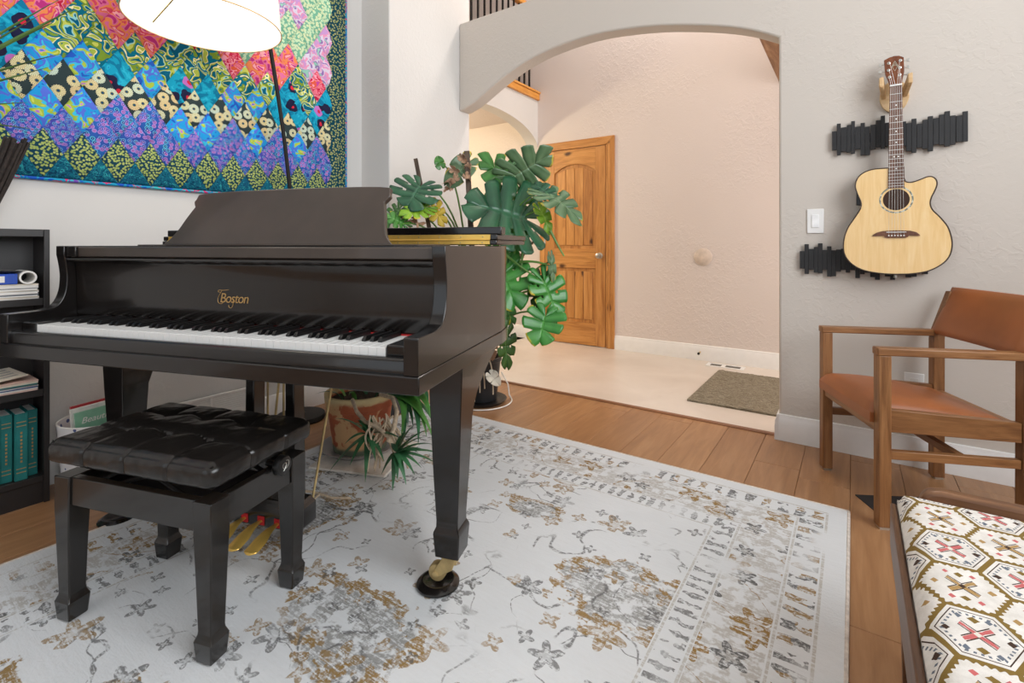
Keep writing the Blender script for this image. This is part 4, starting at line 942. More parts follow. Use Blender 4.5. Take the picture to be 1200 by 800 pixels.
# dry crumpled bits
for k, (u, v, s) in enumerate([(530, 198, .05), (526, 214, .055), (540, 184, .05), (549, 194, .045), (535, 209, .045), (546, 208, .05), (492, 243, .055), (500, 236, .05), (488, 258, .07), (477, 256, .05), (620, 285, .04), (612, 300, .035), (525, 220, .045), (630, 246, .03)]):
    P = PX(u, v, 3.0-.02*(k % 3)); rr = random.Random(k)
    add_leaf(mon, P, P+Vector((rr.uniform(-1, 1), rr.uniform(-1, 1), rr.uniform(-1.4, .4))).normalized()*s, nr(1, rr.uniform(-.5, .5), rr.uniform(-.5, .5)), ML['dry'], 3, .8, .3, k+50, 2.0, 1.2, name='dry_leaf')
# two stakes
M_STAKE = wood('weathered_stake', (52, 40, 32), (84, 68, 56), (112, 96, 82), 'z', .75, 2)
def stake(u0, v0, d0, u1, v1, d1, wd):
    A, B = PX(u0, v0, d0)-MP, PX(u1, v1, d1)-MP; A = B+(A-B)*1.0; A2 = A+(A-B)*1.6
    t = (B-A2).normalized(); x = t.cross(FWD).normalized(); y = t.cross(x)
    MB().rings([[P+x*wd*a+y*wd*.6*b for a, b in ((-1,-1),(1,-1),(1,1),(-1,1))] for P in (A2, B)]).build('stake', M_STAKE, mon, bevel=.001)
stake(502, 262, 3.06, 487, 186, 3.12, .0125); stake(551.5, 262, 3.0, 547, 177, 3.02, .0165)
# aerial roots and cord by the pot
for k in range(7):
    rr = random.Random(k+5); a = R(-60+rr.uniform(-50, 50)); 
    p0 = Vector((.09*math.cos(a), .09*math.sin(a), .30)); p2 = Vector((.17*math.cos(a)+rr.uniform(-.03, .03), .17*math.sin(a), rr.uniform(.03, .16)))
    MB().tube(bez(p0, Vector((.21*math.cos(a), .21*math.sin(a), .34)), p2, 9), .0042, 6).build('aerial_root', plain('pale_root', (196, 180, 156), .8), mon)
add_leaf(mon, PX(574, 400, 3.05), PX(577, 428, 3.05), nr(.9, .1, .1), ML['dry'], 3, .5, .2, 90, 1.0, .5, name='dry_leaf'); add_leaf(mon, PX(576, 440, 3.0), PX(586, 452, 2.98), nr(.9, .3, .1), plain('papery_leaf', (214, 206, 190), .8), 3, .8, .1, 91, 1.0, .5, name='dry_leaf')
cb = MB().tube([Vector((-2.03, 2.56, 0))+Vector((.205*math.cos(R(a)), .205*math.sin(R(a)), .0065)) for a in range(-150, 60, 10)]+[Vector((-1.90, 2.70, .03)), Vector((-1.91, 2.70, .10)), Vector((-1.95, 2.68, .18))], .0042, 6)
tag(cb.build('cord', plain('white_cord', (226, 224, 218), .5)), 'white cord looped around the monstera pot on the floor', 'cord')

# ------------------------------------------------------------------ aloe in a terracotta pot
AP = Vector((-2.02, 1.58, .0125))
bd = tag(MB().box(-.19, .19, -.19, .19, 0, .010).build('board', plain('white_board', (228, 220, 210), .5), None, bevel=.002), 'thin white board on the rug under the terracotta pot saucer', 'board')
bd.location = (-1.935, 1.555, .0125); bd.rotation_euler = (0, 0, R(21.6))
sa = tag(MB().lathe([(.001, 0), (.15, 0), (.188, .024), (.191, .030), (.183, .030), (.147, .010), (.001, .010)], 44).build('saucer', M_PALEGREY), 'pale grey saucer under the terracotta pot', 'saucer'); sa.location = AP+Vector((0, 0, .0105))
def terra():
    n = NT('mottled_terracotta', .85); v = n.co(); z = n.xyz(v)[2]
    c = n.ramp(n.noise(v, 9, 3), [(.3, (142, 70, 42)), (.7, (178, 98, 64))])
    c = n.mix(n.mul(n.ss(n.noise(v, 8, 4, .6, .6), .50, .56), .75), c, (210, 176, 128))
    c = n.mix(n.ss(n.add(z, n.mul(n.noise(v, 14, 3), .05)), .262, .285), c, (206, 186, 140))
    c = n.mix(n.ss(n.add(z, n.mul(n.noise(v, 14, 3), .03)), .035, .055, True), c, (104, 112, 92)); n.col(c); n.bump(n.noise(v, 60, 4), .25, .003); return n.m
AZ = AP+Vector((0, 0, .0215)); 
alo = thing('aloe_plant', 'trailing aloe in a mottled terracotta pot under the piano', 'plant', AZ)
MB().lathe([(.001, 0), (.128, 0), (.154, .205), (.165, .210), (.170, .275), (.162, .278), (.152, .262), (.150, .235), (.001, .232)], 44).build('pot', terra(), alo)
MB().lathe([(.001, .240), (.151, .236)], 24, cap=False).build('soil', plain('potting_soil', (60, 46, 36), .95, var=.4, scale=70), alo)
M_ALOE = plain('aloe_green', (58, 108, 70), .38, var=.25, scale=12); M_ALOE2 = plain('aloe_light_green', (86, 142, 66), .40, var=.2, scale=10); M_ROOT = plain('pale_aloe_root', (206, 186, 160), .85, var=.1, scale=60)
def strap(P, wd, m_, root, name='leaf'):
    m = MB(); n = len(P); rr = []
    for k, p in enumerate(P):
        t = k/(n-1); tt = (P[min(k+1, n-1)]-P[max(k-1, 0)]).normalized(); sd = tt.cross(UP if abs(tt.z) < .95 else FWD).normalized(); up = sd.cross(tt)
        w_ = wd*(1-t**1.8)*(.8+.4*min(1, t*4))+.0006
        rr.append([p-sd*w_, p-up*w_*.35, p+sd*w_, p+up*w_*.12])
    m.rings(rr); return m.build(name, m_, root, ang=50)
head = PX(432, 508, 2.10)-AZ; head2 = PX(464, 530, 2.02)-AZ; rimp = PX(462, 470, 2.30)-AZ
for i, (u, v, d) in enumerate([(393, 490, 2.06), (386, 552, 2.0), (428, 565, 2.0), (418, 492, 2.15), (437, 487, 2.15), (470, 514, 2.0), (450, 540, 2.02), (416, 496, 2.05), (404, 520, 2.02), (440, 540, 2.0), (452, 500, 2.1), (410, 545, 2.0)]):
    T = PX(u, v, d)-AZ; strap(bez(head, (head+T)/2+Vector((0, 0, .035)), T, 9), .0125, M_ALOE, alo)
for i, (u, v, d) in enumerate([(512, 543, 1.98), (507, 520, 2.0), (502, 503, 2.05), (460, 575, 1.95), (476, 568, 1.94), (486, 556, 1.94), (500, 528, 2.02), (485, 498, 2.05), (494, 548, 1.98), (475, 505, 2.08), (447, 556, 1.98), (520, 532, 2.0), (470, 548, 1.95), (458, 520, 1.98), (490, 530, 1.96), (498, 512, 2.0), (466, 562, 1.94)]):
    T = PX(u, v, d)-AZ; strap(bez(head2, (head2+T)/2+Vector((0, 0, .03)), T, 9), .0125, M_ALOE, alo)
for i, (u, v, d) in enumerate([(502, 470, 2.15), (498, 500, 2.18), (484, 500, 2.2), (503, 486, 2.12), (476, 482, 2.25), (508, 515, 2.1), (490, 520, 2.1), (470, 512, 2.15), (510, 500, 2.2), (480, 460, 2.25), (472, 520, 2.2), (495, 480, 2.16), (488, 470, 2.2), (500, 512, 2.12), (478, 500, 2.2), (506, 495, 2.16)]):
    T = PX(u, v, d)-AZ; a = PX(472-(i % 3)*9, 462, 2.33)-AZ; strap(bez(a, (a+T)/2+Vector((.05, .02, .10)), T, 9), .018, M_ALOE2 if i % 2 else M_ALOE, alo)
for i, (x, y) in enumerate([(-.08, -.03), (-.02, .05), (.04, -.06), (.07, .03), (-.05, .07), (.0, -.09)]):
    a = Vector((x, y, .24)); rr = random.Random(i+3); strap(bez(a, a+Vector((x*.5, y*.5, .09)), a+Vector((x*1.6+rr.uniform(-.05, .05), y*1.6, .07)), 7), .010, M_ALOE if i % 2 else M_ALOE2, alo)
thick = [PX(413, 468, 2.2)-AZ, PX(418, 482, 2.14)-AZ, PX(428, 494, 2.1)-AZ, PX(442, 500, 2.06)-AZ, PX(456, 512, 2.04)-AZ, head2]
MB().tube([Vector(p) for p in thick], .0085, 8).build('bare_stem', M_ROOT, alo)
th2 = [PX(446, 462, 2.25)-AZ, PX(460, 466, 2.2)-AZ, PX(465, 482, 2.12)-AZ, PX(462, 500, 2.06)-AZ, PX(455, 518, 2.03)-AZ]
MB().tube(th2, .010, 8).build('bare_stem', M_ROOT, alo)
for i in range(26):
    rr = random.Random(i+20); a = PX(rr.uniform(434, 462), rr.uniform(484, 505), 2.08)-AZ; b = PX(rr.uniform(430, 480), rr.uniform(515, 552), 2.06)-AZ
    MB().tube(bez(a, (a+b)/2+Vector((rr.uniform(-.05, .05), rr.uniform(-.05, .05), rr.uniform(0, .06))), b, 8), .0042, 5).build('root', M_ROOT, alo)
rt = MB().tube([Vector((x, y, .0155)) for x, y in ((-1.90, 1.16), (-1.84, 1.19), (-1.79, 1.20), (-1.72, 1.21), (-1.66, 1.25))], .005, 6).tube([Vector((x, y, .0155)) for x, y in ((-1.79, 1.20), (-1.77, 1.15))], .004, 6)
tag(rt.build('dry_root', M_ROOT), 'pale dry root lying on the rug in front of the aloe', 'root')
# grey box and black cable behind
bx = thing('storage_box', 'low dark grey box on the floor behind the terracotta pot', 'box', (-2.44, 2.03, 0), R(18))
MB().box(-.17, .17, -.07, .07, 0, .125).build('body', plain('grey_box', (78, 76, 76), .7), bx, bevel=.006); MB().box(-.175, .175, -.075, .075, .125, .14).build('lid', plain('grey_box_lid', (88, 86, 86), .7), bx, bevel=.004)
MB().tube([Vector(p) for p in bez((-2.53, 1.99, .1425), (-2.45, 1.92, .34), (-2.38, 2.02, .1435), 10)], .004, 6).build('cable', M_EBONY).name
bpy.data.objects['cable'].data.name = 'cable'; tag(bpy.data.objects['cable'], 'black cable arching over the low grey box', 'cable')
# ------------------------------------------------------------------ slatted wall racks
UPS = [(-0.087,-0.067,1.604,1.510),(-0.067,-0.050,1.640,1.483),(-0.050,-0.026,1.618,1.499),(-0.026,-0.008,1.628,1.493),(-0.008,0.008,1.644,1.485),(0.008,0.030,1.614,1.504),(0.030,0.048,1.630,1.472),(0.048,0.068,1.609,1.472),(0.069,0.090,1.615,1.497),(0.090,0.109,1.634,1.505),(0.109,0.126,1.653,1.496),(0.126,0.141,1.617,1.506),(0.141,0.157,1.606,1.499),(0.157,0.174,1.616,1.485),(0.174,0.192,1.602,1.495),(0.192,0.205,1.614,1.499),(0.205,0.224,1.604,1.474),(0.224,0.242,1.621,1.464),(0.243,0.263,1.596,1.485),(0.263,0.282,1.611,1.478),(0.282,0.301,1.624,1.465),(0.302,0.321,1.613,1.492),(0.321,0.340,1.626,1.489),(0.340,0.359,1.638,1.480),(0.359,0.378,1.616,1.485),(0.379,0.401,1.613,1.496),(0.401,0.419,1.628,1.495)]
LOS = [(-0.227,-0.206,1.003,0.912),(-0.206,-0.187,1.039,0.886),(-0.187,-0.165,1.014,0.908),(-0.165,-0.147,1.024,0.894),(-0.147,-0.127,1.043,0.890),(-0.127,-0.108,1.009,0.909),(-0.108,-0.089,1.028,0.875),(-0.089,-0.070,1.008,0.878),(-0.070,-0.050,1.012,0.902),(-0.050,-0.030,1.016,0.911),(-0.030,-0.011,1.016,0.898),(-0.011,0.009,1.008,0.910),(0.009,0.028,1.008,0.872),(0.028,0.047,1.016,0.892),(0.047,0.068,1.009,0.900),(0.068,0.087,1.016,0.879),(0.087,0.106,1.001,0.867),(0.106,0.125,1.009,0.902),(0.125,0.146,1.013,0.884),(0.146,0.164,1.002,0.869),(0.164,0.183,1.009,0.904),(0.183,0.202,1.017,0.901),(0.202,0.223,1.009,0.883),(0.223,0.243,1.002,0.887),(0.243,0.260,1.010,0.906),(0.260,0.283,1.002,0.900)]
for lab, L in (('black wave-shaped rack of uneven upright slats behind the guitar neck', UPS), ('black rack of uneven upright slats behind the lower edge of the guitar body', LOS)):
    x0, x1 = L[0][0], L[-1][1]; rk = thing('slat_rack', lab, 'coat rack', ((x0+x1)/2, 2.9649, L[0][3]))
    X, Z = rk.location.x, rk.location.z
    zc = (L[0][2]+L[0][3])/2-Z
    MB().box(x0-X+.006, x1-X-.006, -.010, 0, zc-.022, zc+.022).build('mount_rail', M_BLACKSLAT, rk)
    for i, (a, b, t, bt) in enumerate(L): MB().box(a-X+.0002, b-X-.0002, -.0225-.0015*((i*7) % 3), -.010, bt-Z, t-Z).build('slat', M_BLACKSLAT, rk, bevel=.0006)

# ------------------------------------------------------------------ guitar
GY = 2.865                       # plane of the soundboard
GO = Vector((.163, GY, 1.0))
gt = thing('acoustic_guitar', 'pale spruce cutaway acoustic guitar hung on the wall', 'guitar', GO)
GUI = [(0.131,1.391),(0.080,1.390),(0.043,1.378),(0.018,1.353),(0.009,1.316),(0.018,1.277),(0.031,1.238),(0.029,1.207),(0.005,1.162),(-0.020,1.117),(-0.034,1.071),(-0.038,1.020),(-0.029,0.978),(-0.001,0.940),(0.043,0.914),(0.104,0.902),(0.163,0.900),(0.220,0.904),(0.276,0.918),(0.320,0.947),(0.346,0.982),(0.356,1.025),(0.354,1.067),(0.341,1.116),(0.314,1.160),(0.292,1.189),(0.283,1.217),(0.287,1.246),(0.298,1.274),(0.306,1.302),(0.303,1.324),(0.290,1.338),(0.273,1.339),(0.254,1.331),(0.232,1.322),(0.212,1.318),(0.197,1.323)]
go = smooth_curve(GUI, 4)+[(.191, 1.34), (.191, 1.391)]
loc = [(x-GO.x, z-GO.z) for x, z in go]
def inset(P, k):
    cx, cz = 0, .1; out = []
    n = len(P)
    for i in range(n):
        a, b = Vector(P[i-1]), Vector(P[(i+1) % n]); t = (b-a); t.normalize() if t.length else None; out.append((P[i][0]-k*(-t.y)*SGN, P[i][1]-k*t.x*SGN))
    return out
A2 = sum(loc[i][0]*loc[(i+1) % len(loc)][1]-loc[(i+1) % len(loc)][0]*loc[i][1] for i in range(len(loc)))
SGN = -1 if A2 > 0 else 1
DEP = .069
# sides and back: one shell
m = MB(); m.prism(loc, .0012, DEP, 'y'); m.build('body', M_MAHOG, gt, ang=40)
hole_c, hr = (0.0, .243), .049
# soundboard with a round hole: ring of quads from hole to outline
def soundboard(y, name, mat_, outl, r0):
    n = len(outl); cx, cz = hole_c; vs = []; K = 5
    for k in range(K+1):
        for x, z in outl:
            a = math.atan2(z-cz, x-cx); hx, hz = cx+r0*math.cos(a), cz+r0*math.sin(a); t = k/K; vs.append((hx+(x-hx)*t, y, hz+(z-hz)*t))
    fs = [(k*n+i, k*n+(i+1) % n, (k+1)*n+(i+1) % n, (k+1)*n+i) for k in range(K) for i in range(n)]
    m = MB(); m.add(vs, fs if A2 > 0 else [f[::-1] for f in fs]); return m.build(name, mat_, gt)
sb = soundboard(-.0006, 'soundboard', M_SPRUCE, inset(loc, .0025), hr)
m = MB(); m.tube([(x, .0003, z) for x, z in loc]+[(loc[0][0], .0003, loc[0][1])], .0028, 6); m.build('binding', plain('dark_binding', (60, 44, 34), .4), gt)
m = MB(); m.M = Matrix.Translation((hole_c[0], .0, hole_c[1])) @ Matrix.Rotation(R(90), 4, 'X'); m.lathe([(hr-.0005, -.0005), (hr-.0005, .0009)], 40, cap=False); m.lathe([(.001, -.0007), (hr, -.0007)], 40, cap=False); m.build('sound_hole', plain('hole_brown', (58, 36, 24), .8), gt)
n = NT('abalone_rosette', .3); v = n.co(); q = n.vor(v, 160); n.col(n.mix(n.gt(n.xyz(q['Color'])[0], .5), (206, 204, 186), (120, 128, 116)))
m = MB(); m.M = Matrix.Translation((hole_c[0], .0, hole_c[1])) @ Matrix.Rotation(R(90), 4, 'X'); m.lathe([(.0565, .0007), (.0565, .0011), (.0625, .0011), (.0625, .0007)], 60, cap=False); m.build('rosette', n.m, gt)
# bridge, saddle, pins
br = [(-.089, .076), (-.086, .082), (-.072, .092), (-.050, .099), (0, .1015), (.050, .099), (.072, .092), (.082, .082), (.085, .076), (.060, .076), (.046, .078), (.040, .069), (.030, .067), (-.030, .067), (-.040, .069), (-.047, .078), (-.060, .076)]
bg_ = MB().prism(br, -.009, -.0007, 'y').build('bridge', M_ROSE, gt, bevel=.0015, ang=40)
MB().box(-.036, .036, -.0125, -.009, .0915, .0945).build('saddle', M_PAPER, bg_)
m = MB()
for k in range(6):
    m.M = Matrix.Translation((-.0275+.011*k, -.009, .077)) @ Matrix.Rotation(R(90), 4, 'X'); m.lathe([(.0032, 0), (.0034, .002), (.002, .004), (.001, .0042)], 10)
m.build('bridge_pins', M_PAPER, bg_)
# neck, fingerboard, frets
NX0, NX1, NT0, NT1, ZN, ZF = -.0295, .0295, -.0235, .0215, .767, .296
m = MB(); m.rings([[(-.028, .004, .385), (.028, .004, .385), (.022, .026, .385), (0, .034, .385), (-.022, .026, .385)][::-1], [(-.022, .004, ZN), (.021, .004, ZN), (.016, .018, ZN), (0, .022, ZN), (-.017, .018, ZN)][::-1]][::-1]); m.build('neck', M_MAHOG, gt, ang=60)
MB().rings([[(NX0, -.007, ZF), (NX1, -.007, ZF), (NX1, .002, ZF), (NX0, .002, ZF)], [(NT0, -.003, ZN), (NT1, -.003, ZN), (NT1, .006, ZN), (NT0, .006, ZN)]]).build('fingerboard', M_ROSE, gt, bevel=.0008)
SCL = ZN-.093; m = MB()
for k in range(1, 21):
    z = ZN-SCL*(1-2**(-k/12)); t = (z-ZF)/(ZN-ZF); a, b = NX0+(NT0-NX0)*t, NX1+(NT1-NX1)*t; y = -.007+.004*t
    if z > ZF: m.box(a, b, y-.0011, y, z-.0009, z+.0009)
m.build('frets', M_STEEL, gt)
m = MB()
for k in (3, 5, 7, 9, 12, 15):
    z = ZN-SCL*(1-(2**(-k/12)+2**(-(k-1)/12))/2)
    for dx in ((-.008, .008) if k == 12 else (0,)): m.M = Matrix.Translation((dx, -.0058, z)) @ Matrix.Rotation(R(90), 4, 'X'); m.lathe([(.003, 0), (.0028, .001), (.0005, .0011)], 10)
m.build('fret_markers', M_PAPER, gt)
MB().box(NT0, NT1, -.0065, .006, ZN, ZN+.006).build('nut', M_PAPER, gt, bevel=.0008)
hp = [(-.0235, ZN+.006), (.0215, ZN+.006), (.023, .79), (.030, .83), (.0285, .898), (.012, .909), (-.006, .912), (-.025, .908), (-.044, .899), (-.040, .83), (-.027, .79)]
hd = MB(); hd.M = Matrix.Translation((0, 0, ZN)) @ Matrix.Rotation(R(-7), 4, 'X') @ Matrix.Translation((0, 0, -ZN)); hd.prism(hp, -.002, .013, 'y'); hd.build('headstock', M_MAHOG, gt, bevel=.0015)
def HM(x, y, z): return Matrix.Translation((0, 0, ZN)) @ Matrix.Rotation(R(-7), 4, 'X') @ Matrix.Translation((x, y, z-ZN))
for x, z in ((-.026, .880), (-.027, .846), (-.024, .812), (.016, .884), (.014, .850), (.013, .816)):
    m = MB(); m.M = HM(x, -.002, z) @ Matrix.Rotation(R(90), 4, 'X'); m.lathe([(.0068, 0), (.0068, .002), (.003, .003), (.003, .012), (.001, .0125)], 14)
    s = -1 if x < 0 else 1; ex = -.044 if x < 0 else .030
    m.M = HM(0, .006, z); m.tube([(ex-s*.004, 0, 0), (ex+s*.012, 0, 0)], .0026, 8); m.box(min(ex+s*.010, ex+s*.020), max(ex+s*.010, ex+s*.020), -.003, .003, -.007, .007)
    m.build('tuning_peg', M_STEEL, gt, bevel=.0008)
m = MB(); m.M = HM(-.004, -.0026, .862)
for P in ([(0, .024), (-.013, -.004), (-.009, -.004), (0, .016), (.009, -.004), (.013, -.004), (0, .024)], [(-.009, .003), (.009, .003)], [(0, -.024), (-.012, .0), (0, .010), (.012, .0), (0, -.024)]): m.tube([(x, 0, z) for x, z in P], .0009, 5)
m.build('inlay', plain('pearl_inlay', (190, 186, 166), .3), gt)
m = MB()
for k in range(6): m.tube([(-.0275+.011*k, -.0115, .081), (-.0275+.011*k, -.0125, .093), (-.0195+.0076*k, -.0068, ZN+.004), ((-.026, -.027, -.024, .013, .014, .016)[k], -.006, (.812, .846, .880, .884, .850, .816)[k])], .00042, 5)
m.build('strings', M_STEEL, gt)
MB().box(-.150, -.1285, .012, .058, .225, .33).build('pickup_panel', M_EBONY, gt, bevel=.003)
m = MB(); m.M = Matrix.Translation((.0, .045, -.1)); m.tube([(0, 0, 0), (0, 0, -.012)], .006, 10).tube([(0, 0, -.012), (0, 0, -.018)], .008, 10); m.build('end_pin', M_STEEL, gt)
# wooden wall hanger
hg_ = thing('guitar_hanger', 'pale wood wall hanger holding the guitar headstock', 'hanger', (.161, 2.965, 1.74))
m = MB(); m.M = Matrix.Rotation(R(90), 4, 'X'); m.prism([(.056*math.cos(2*math.pi*k/32), .076*math.sin(2*math.pi*k/32)) for k in range(32)], .0002, .016, 'z'); m.build('back_plate', M_PINE, hg_, bevel=.002)
for s in (-1, 1):
    MB().rings([[(s*.040-.009, -.016, z0), (s*.040+.009, -.016, z0), (s*.040+.009, -.016, z1), (s*.040-.009, -.016, z1)] if k == 0 else [(s*.053-.009, -.108, .030), (s*.053+.009, -.108, .030), (s*.053+.009, -.108, .078), (s*.053-.009, -.108, .074)] for k, (z0, z1) in enumerate(((-.01, .035), (0, 0)))]).build('fork_arm', M_PINE, hg_, bevel=.004)

# ------------------------------------------------------------------ armchair
CO = (.197, 2.5555, 0); CR = math.atan2(-.919, .394)
ch = thing('armchair', 'oak armchair with tan vinyl seat and back in the corner', 'chair', CO, CR)
LXc, LYc, LG = .242, .222, .0205
for sx in (-1, 1):
    x = sx*LXc
    MB().rects([(.0, x-.015, x+.015, -LYc-.015, -LYc+.015), (.010, x-.017, x+.017, -LYc-.017, -LYc+.017)]).build('foot_glide', M_STEEL, ch)
    MB().rects([(.010, x-LG, x+LG, -LYc-LG, -LYc+LG), (.632, x-LG, x+LG, -LYc-LG, -LYc+LG)]).build('front_leg', M_OAKZ, ch, bevel=.003)
    MB().rects([(.0, x-.015, x+.015, LYc-.015, LYc+.015), (.010, x-.017, x+.017, LYc-.017, LYc+.017)]).build('foot_glide', M_STEEL, ch)
    MB().rects([(.010, x-LG, x+LG, LYc-.024, LYc+LG), (.62, x-LG, x+LG, LYc-.022, LYc+.020), (.66, x-LG*.9, x+LG*.9, LYc-.014, LYc+.026), (.83, x-LG*.8, x+LG*.8, LYc+.042, LYc+.075)]).build('rear_leg', M_OAKZ, ch, bevel=.003)
    MB().box(x-.0225, x+.0225, -LYc-.024, LYc-.016, .632, .660).build('armrest', M_OAKY, ch, bevel=.004)
    a, b = (x-LG*.7, x+LG*.7); m = MB(); m.rings([[(a, -LYc+LG, .356), (b, -LYc+LG, .356), (b, -LYc+LG, .437), (a, -LYc+LG, .437)], [(a, LYc-.024, .348), (b, LYc-.024, .348), (b, LYc-.024, .416), (a, LYc-.024, .416)]]); m.build('side_rail', M_OAKY, ch, bevel=.002)
    MB().box(x-.012, x+.012, -LYc+LG, LYc-.024, .256, .287).build('stretcher', M_OAKY, ch, bevel=.002)
MB().box(-LXc+LG, LXc-LG, -LYc-.014, -LYc+.012, .345, .405).build('front_rail', M_OAKX, ch, bevel=.002); MB().box(-LXc+LG, LXc-LG, LYc-.014, LYc+.012, .345, .395).build('rear_rail', M_OAKX, ch, bevel=.002)
MB().box(-LXc+.012, LXc-.012, .02, .045, .258, .285).build('stretcher', M_OAKX, ch, bevel=.002)
sw_ = LXc-.0155
def seat_fn(u, v):
    x = -sw_+2*sw_*u; y = -LYc-.034+(2*LYc+.012)*v
    ed = min(1, min(u, 1-u)*7, v*9, (1-v)*7); e = math.sqrt(max(0, 1-(1-ed)**2))
    return (x, y, .410-.030*v+.034*e+.030*(1-(2*u-1)**2*.6)*math.sin(min(1, v*1.0+.18)*math.pi*.97)*e+.006*(1-v))
m = MB(); m.grid(seat_fn, 30, 26); P0 = [seat_fn(u/30, 0) for u in range(31)]
edge = [seat_fn(u/30, 0) for u in range(30)]+[seat_fn(1, v/26) for v in range(26)]+[seat_fn(1-u/30, 1) for u in range(30)]+[seat_fn(0, 1-v/26) for v in range(26)]
nE = len(edge); m.add(edge+[(x, y, max(.372, z-.036)) for x, y, z in edge], [(nE+i, nE+(i+1) % nE, (i+1) % nE, i) for i in range(nE)]+[tuple(range(nE, 2*nE))[::-1]])
m.build('seat_cushion', M_TAN, ch, ang=60)
def back_fn(s):
    def f(u, v):
        x = (-LXc-.012)+(2*LXc+.024)*u; ed = min(1, min(u, 1-u)*10, min(v, 1-v)*7); e = math.sqrt(max(0, 1-(1-ed)**2)); yb = LYc-.008+.085*v+.018*(1-(2*u-1)**2)*.6
        th = (.012+.014*e) if s < 0 else -.002
        return (x, yb-th*1.0, .642+.205*v+.022*v*(1-(2*u-1)**2)*0-.0+.0*u)
    return f
m = MB(); m.grid(back_fn(-1), 24, 16); fb_ = back_fn(1); m.grid(lambda u, v: fb_(1-u, v), 24, 16)
f1 = back_fn(-1)
ed = [(u/24, 0) for u in range(24)]+[(1, v/16) for v in range(16)]+[(1-u/24, 1) for u in range(24)]+[(0, 1-v/16) for v in range(16)]; nE = len(ed)
m.add([f1(*p) for p in ed]+[fb_(*p) for p in ed], [(i, nE+i, nE+(i+1) % nE, (i+1) % nE) for i in range(nE)])
m.build('backrest', M_TAN, ch, ang=60)

# ------------------------------------------------------------------ upholstered ottoman at the lower right
def kilim():
    n = NT('kilim_upholstery', .9, spec=.2); v0 = n.co((1, 1, 1), loc=(0, 0, 0)); x, y, z = n.xyz(v0)
    px_ = n.f('DIVIDE', n.add(x, n.mul(n.sub(z, .452), 0.0)), .0615*1.0); py_ = n.f('DIVIDE', n.sub(y, 1.40), .130)
    SX, SY = 3.0, 1.0
    def md(a, b): return n.f('FLOORED_MODULO', a, b)
    # columns every 1.5 in px, offset half a row
    def cell(ox, oy):
        qx = n.sub(md(n.sub(px_, ox), SX), SX/2); qy = n.sub(md(n.sub(py_, oy), SY), SY/2); return qx, qy
    C0 = .155/.0615
    ax, ay = cell(C0-1.5, -.5); bx, by = cell(C0, 0.0)
    def hexd(qx, qy):
        Y = n.mul(n.ab(qy), 1.732); X = n.ab(qx); return n.mx(Y, n.add(n.mul(X, .866), n.mul(Y, .5)))
    da, db = hexd(ax, ay), hexd(bx, by); pick = n.lt(da, db); d = n.mn(da, db)
    def sel(a, b): return n.add(n.mul(pick, a), n.mul(n.sub(1.0, pick), b))
    qx, qy = sel(ax, bx), sel(ay, by)
    r = n.f('DIVIDE', d, .866); row = n.f('FLOOR', n.sub(py_, sel(-.5, 0.0))); par = n.gt(md(n.add(row, sel(0.0, 1.0)), 2.0), .5)
    th = n.f('ARCTAN2', n.mul(qy, 1.732), qx); wob = n.mul(n.sub(n.noise(v0, 60, 2), .5), .10)
    teeth = n.mul(n.f('SINE', n.mul(th, 34)), .035)
    c = n.ramp(n.noise(v0, 40, 3), [(.3, (212, 208, 202)), (.7, (232, 229, 224))])
    olive, pink, tan, dark, blue = (128, 104, 52), (196, 104, 104), (170, 138, 88), (70, 52, 42), (104, 112, 124)
    c = n.mix(n.gt(n.add(r, n.mul(teeth, n.sub(1.0, par))), .925), c, olive)
    inner = n.mul(par, n.mul(n.gt(r, .80), n.lt(r, .83))); c = n.mix(inner, c, dark)
    ticks = n.mul(n.mul(n.gt(r, .67), n.lt(r, .74)), n.gt(n.f('SINE', n.mul(th, 30)), .2)); c = n.mix(n.mul(ticks, par), c, blue)
    AX, AY = n.ab(qx), n.ab(n.mul(qy, 1.732))
    diag = n.ab(n.sub(n.mul(AX, .85), AY)); cross = n.mul(n.lt(n.add(diag, wob), .065), n.lt(r, .46)); c = n.mix(cross, c, n.mix(par, tan, pink))
    edge_ = n.mul(n.mul(n.gt(diag, .08), n.lt(diag, .12)), n.lt(r, .46)); c = n.mix(edge_, c, dark)
    dm1 = n.lt(n.add(n.ab(n.sub(AY, .48)), n.ab(n.mul(AX, .8))), n.add(.10, wob)); c = n.mix(dm1, c, olive)
    dm2 = n.lt(n.add(n.ab(n.sub(AX, .30)), n.ab(n.sub(AY, .52))), n.add(.085, wob)); c = n.mix(dm2, c, n.mix(par, pink, blue))
    dm3 = n.lt(n.add(n.ab(n.sub(AX, .60)), AY), n.add(.10, wob)); c = n.mix(dm3, c, n.mix(par, tan, dark))
    ctr = n.lt(n.add(AX, AY), .09); c = n.mix(ctr, c, n.mix(par, dark, (220, 214, 204)))
    thread = n.f('SINE', n.mul(x, 2600)); c = n.mix(n.mul(n.noise(v0, 300, 1), .25), c, n.mix(1.0, c, (190, 186, 180), 'MULTIPLY'))
    n.col(c); n.bump(n.noise(n.co((1, 2.2, 1)), 420, 2), .5, .002); return n.m
OX0, OX1, OY0, OY1, OZ = .088, .86, .12, 1.52, .452
ot = thing('ottoman', 'kilim patterned hexagon upholstered ottoman with dark wood frame, lower right', 'ottoman', (0, 0, 0))
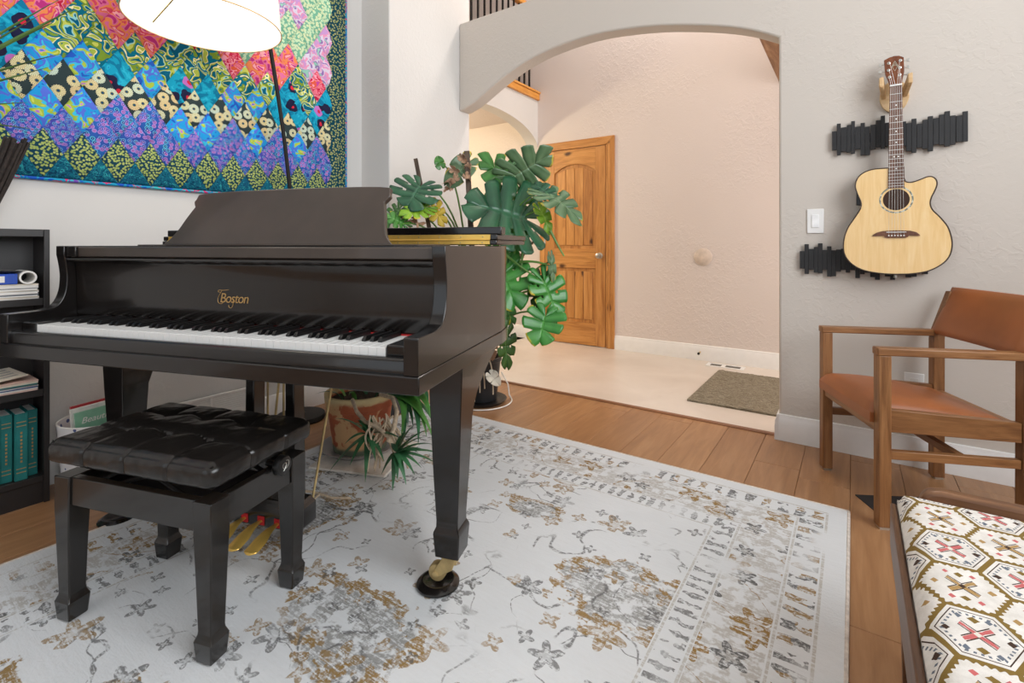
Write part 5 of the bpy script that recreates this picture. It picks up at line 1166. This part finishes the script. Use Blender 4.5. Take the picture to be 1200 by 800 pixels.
def top_fn(u, v):
    x, y = OX0+(OX1-OX0)*u, OY0+(OY1-OY0)*v; ed = min(min(u*(OX1-OX0), (1-u)*(OX1-OX0), v*(OY1-OY0), (1-v)*(OY1-OY0))/.045, 1)
    return (x, y, OZ-.030+.030*math.sqrt(max(0, 1-(1-ed)**2))+.012*math.sin(u*math.pi)*math.sin(v*math.pi)-.012)
m = MB(); m.grid(top_fn, 60, 90)
E_ = [(u/60, 0) for u in range(60)]+[(1, v/90) for v in range(90)]+[(1-u/60, 1) for u in range(60)]+[(0, 1-v/90) for v in range(90)]; nE = len(E_)
pts = [top_fn(*p) for p in E_]; m.add(pts+[(x, y, .335) for x, y, z in pts], [(nE+i, nE+(i+1) % nE, (i+1) % nE, i) for i in range(nE)]+[tuple(range(nE, 2*nE))[::-1]])
m.build('cushion', kilim(), ot, ang=60)
MB().box(OX0-.014, OX0-.001, OY0-.02, OY1-.01, .30, .405).build('side_rail', M_DARKWOODY, ot, bevel=.004)
MB().box(OX1+.001, OX1+.014, OY0-.02, OY1-.01, .30, .392).build('side_rail', M_DARKWOODY, ot, bevel=.004)
m = MB(); rr_ = [(OX0+.06, .30), (OX1, .30), (OX1, .447), (OX0+.085, .447), (OX0+.062, .441), (OX0+.048, .428), (OX0+.044, .41), (OX0+.044, .30)]
m.prism(rr_, OY1+.012, OY1+.050, 'y'); m.build('end_rail', M_DARKWOOD, ot, bevel=.009, seg=3)
MB().box(OX0, OX1, OY0, OY1, .30, .334).build('seat_board', M_DARKWOOD, ot)
MB().box(OX0+.044, OX1, OY1-.0, OY1+.0118, .30, .36).build('filler_rail', M_DARKWOOD, ot)
for x in (OX0+.0, OX1-.045):
    for y in (OY0+.30, OY1-.10): MB().rects([(0.0005, x+.006, x+.036, y+.006, y+.036), (.30, x, x+.045, y, y+.045)]).build('leg', M_DARKWOOD, ot, bevel=.003)
MB().box(OX0-.0185, OX0-.0142, .84, .885, .30, .36).build('brass_hinge', M_BRASS, ot, bevel=.001)
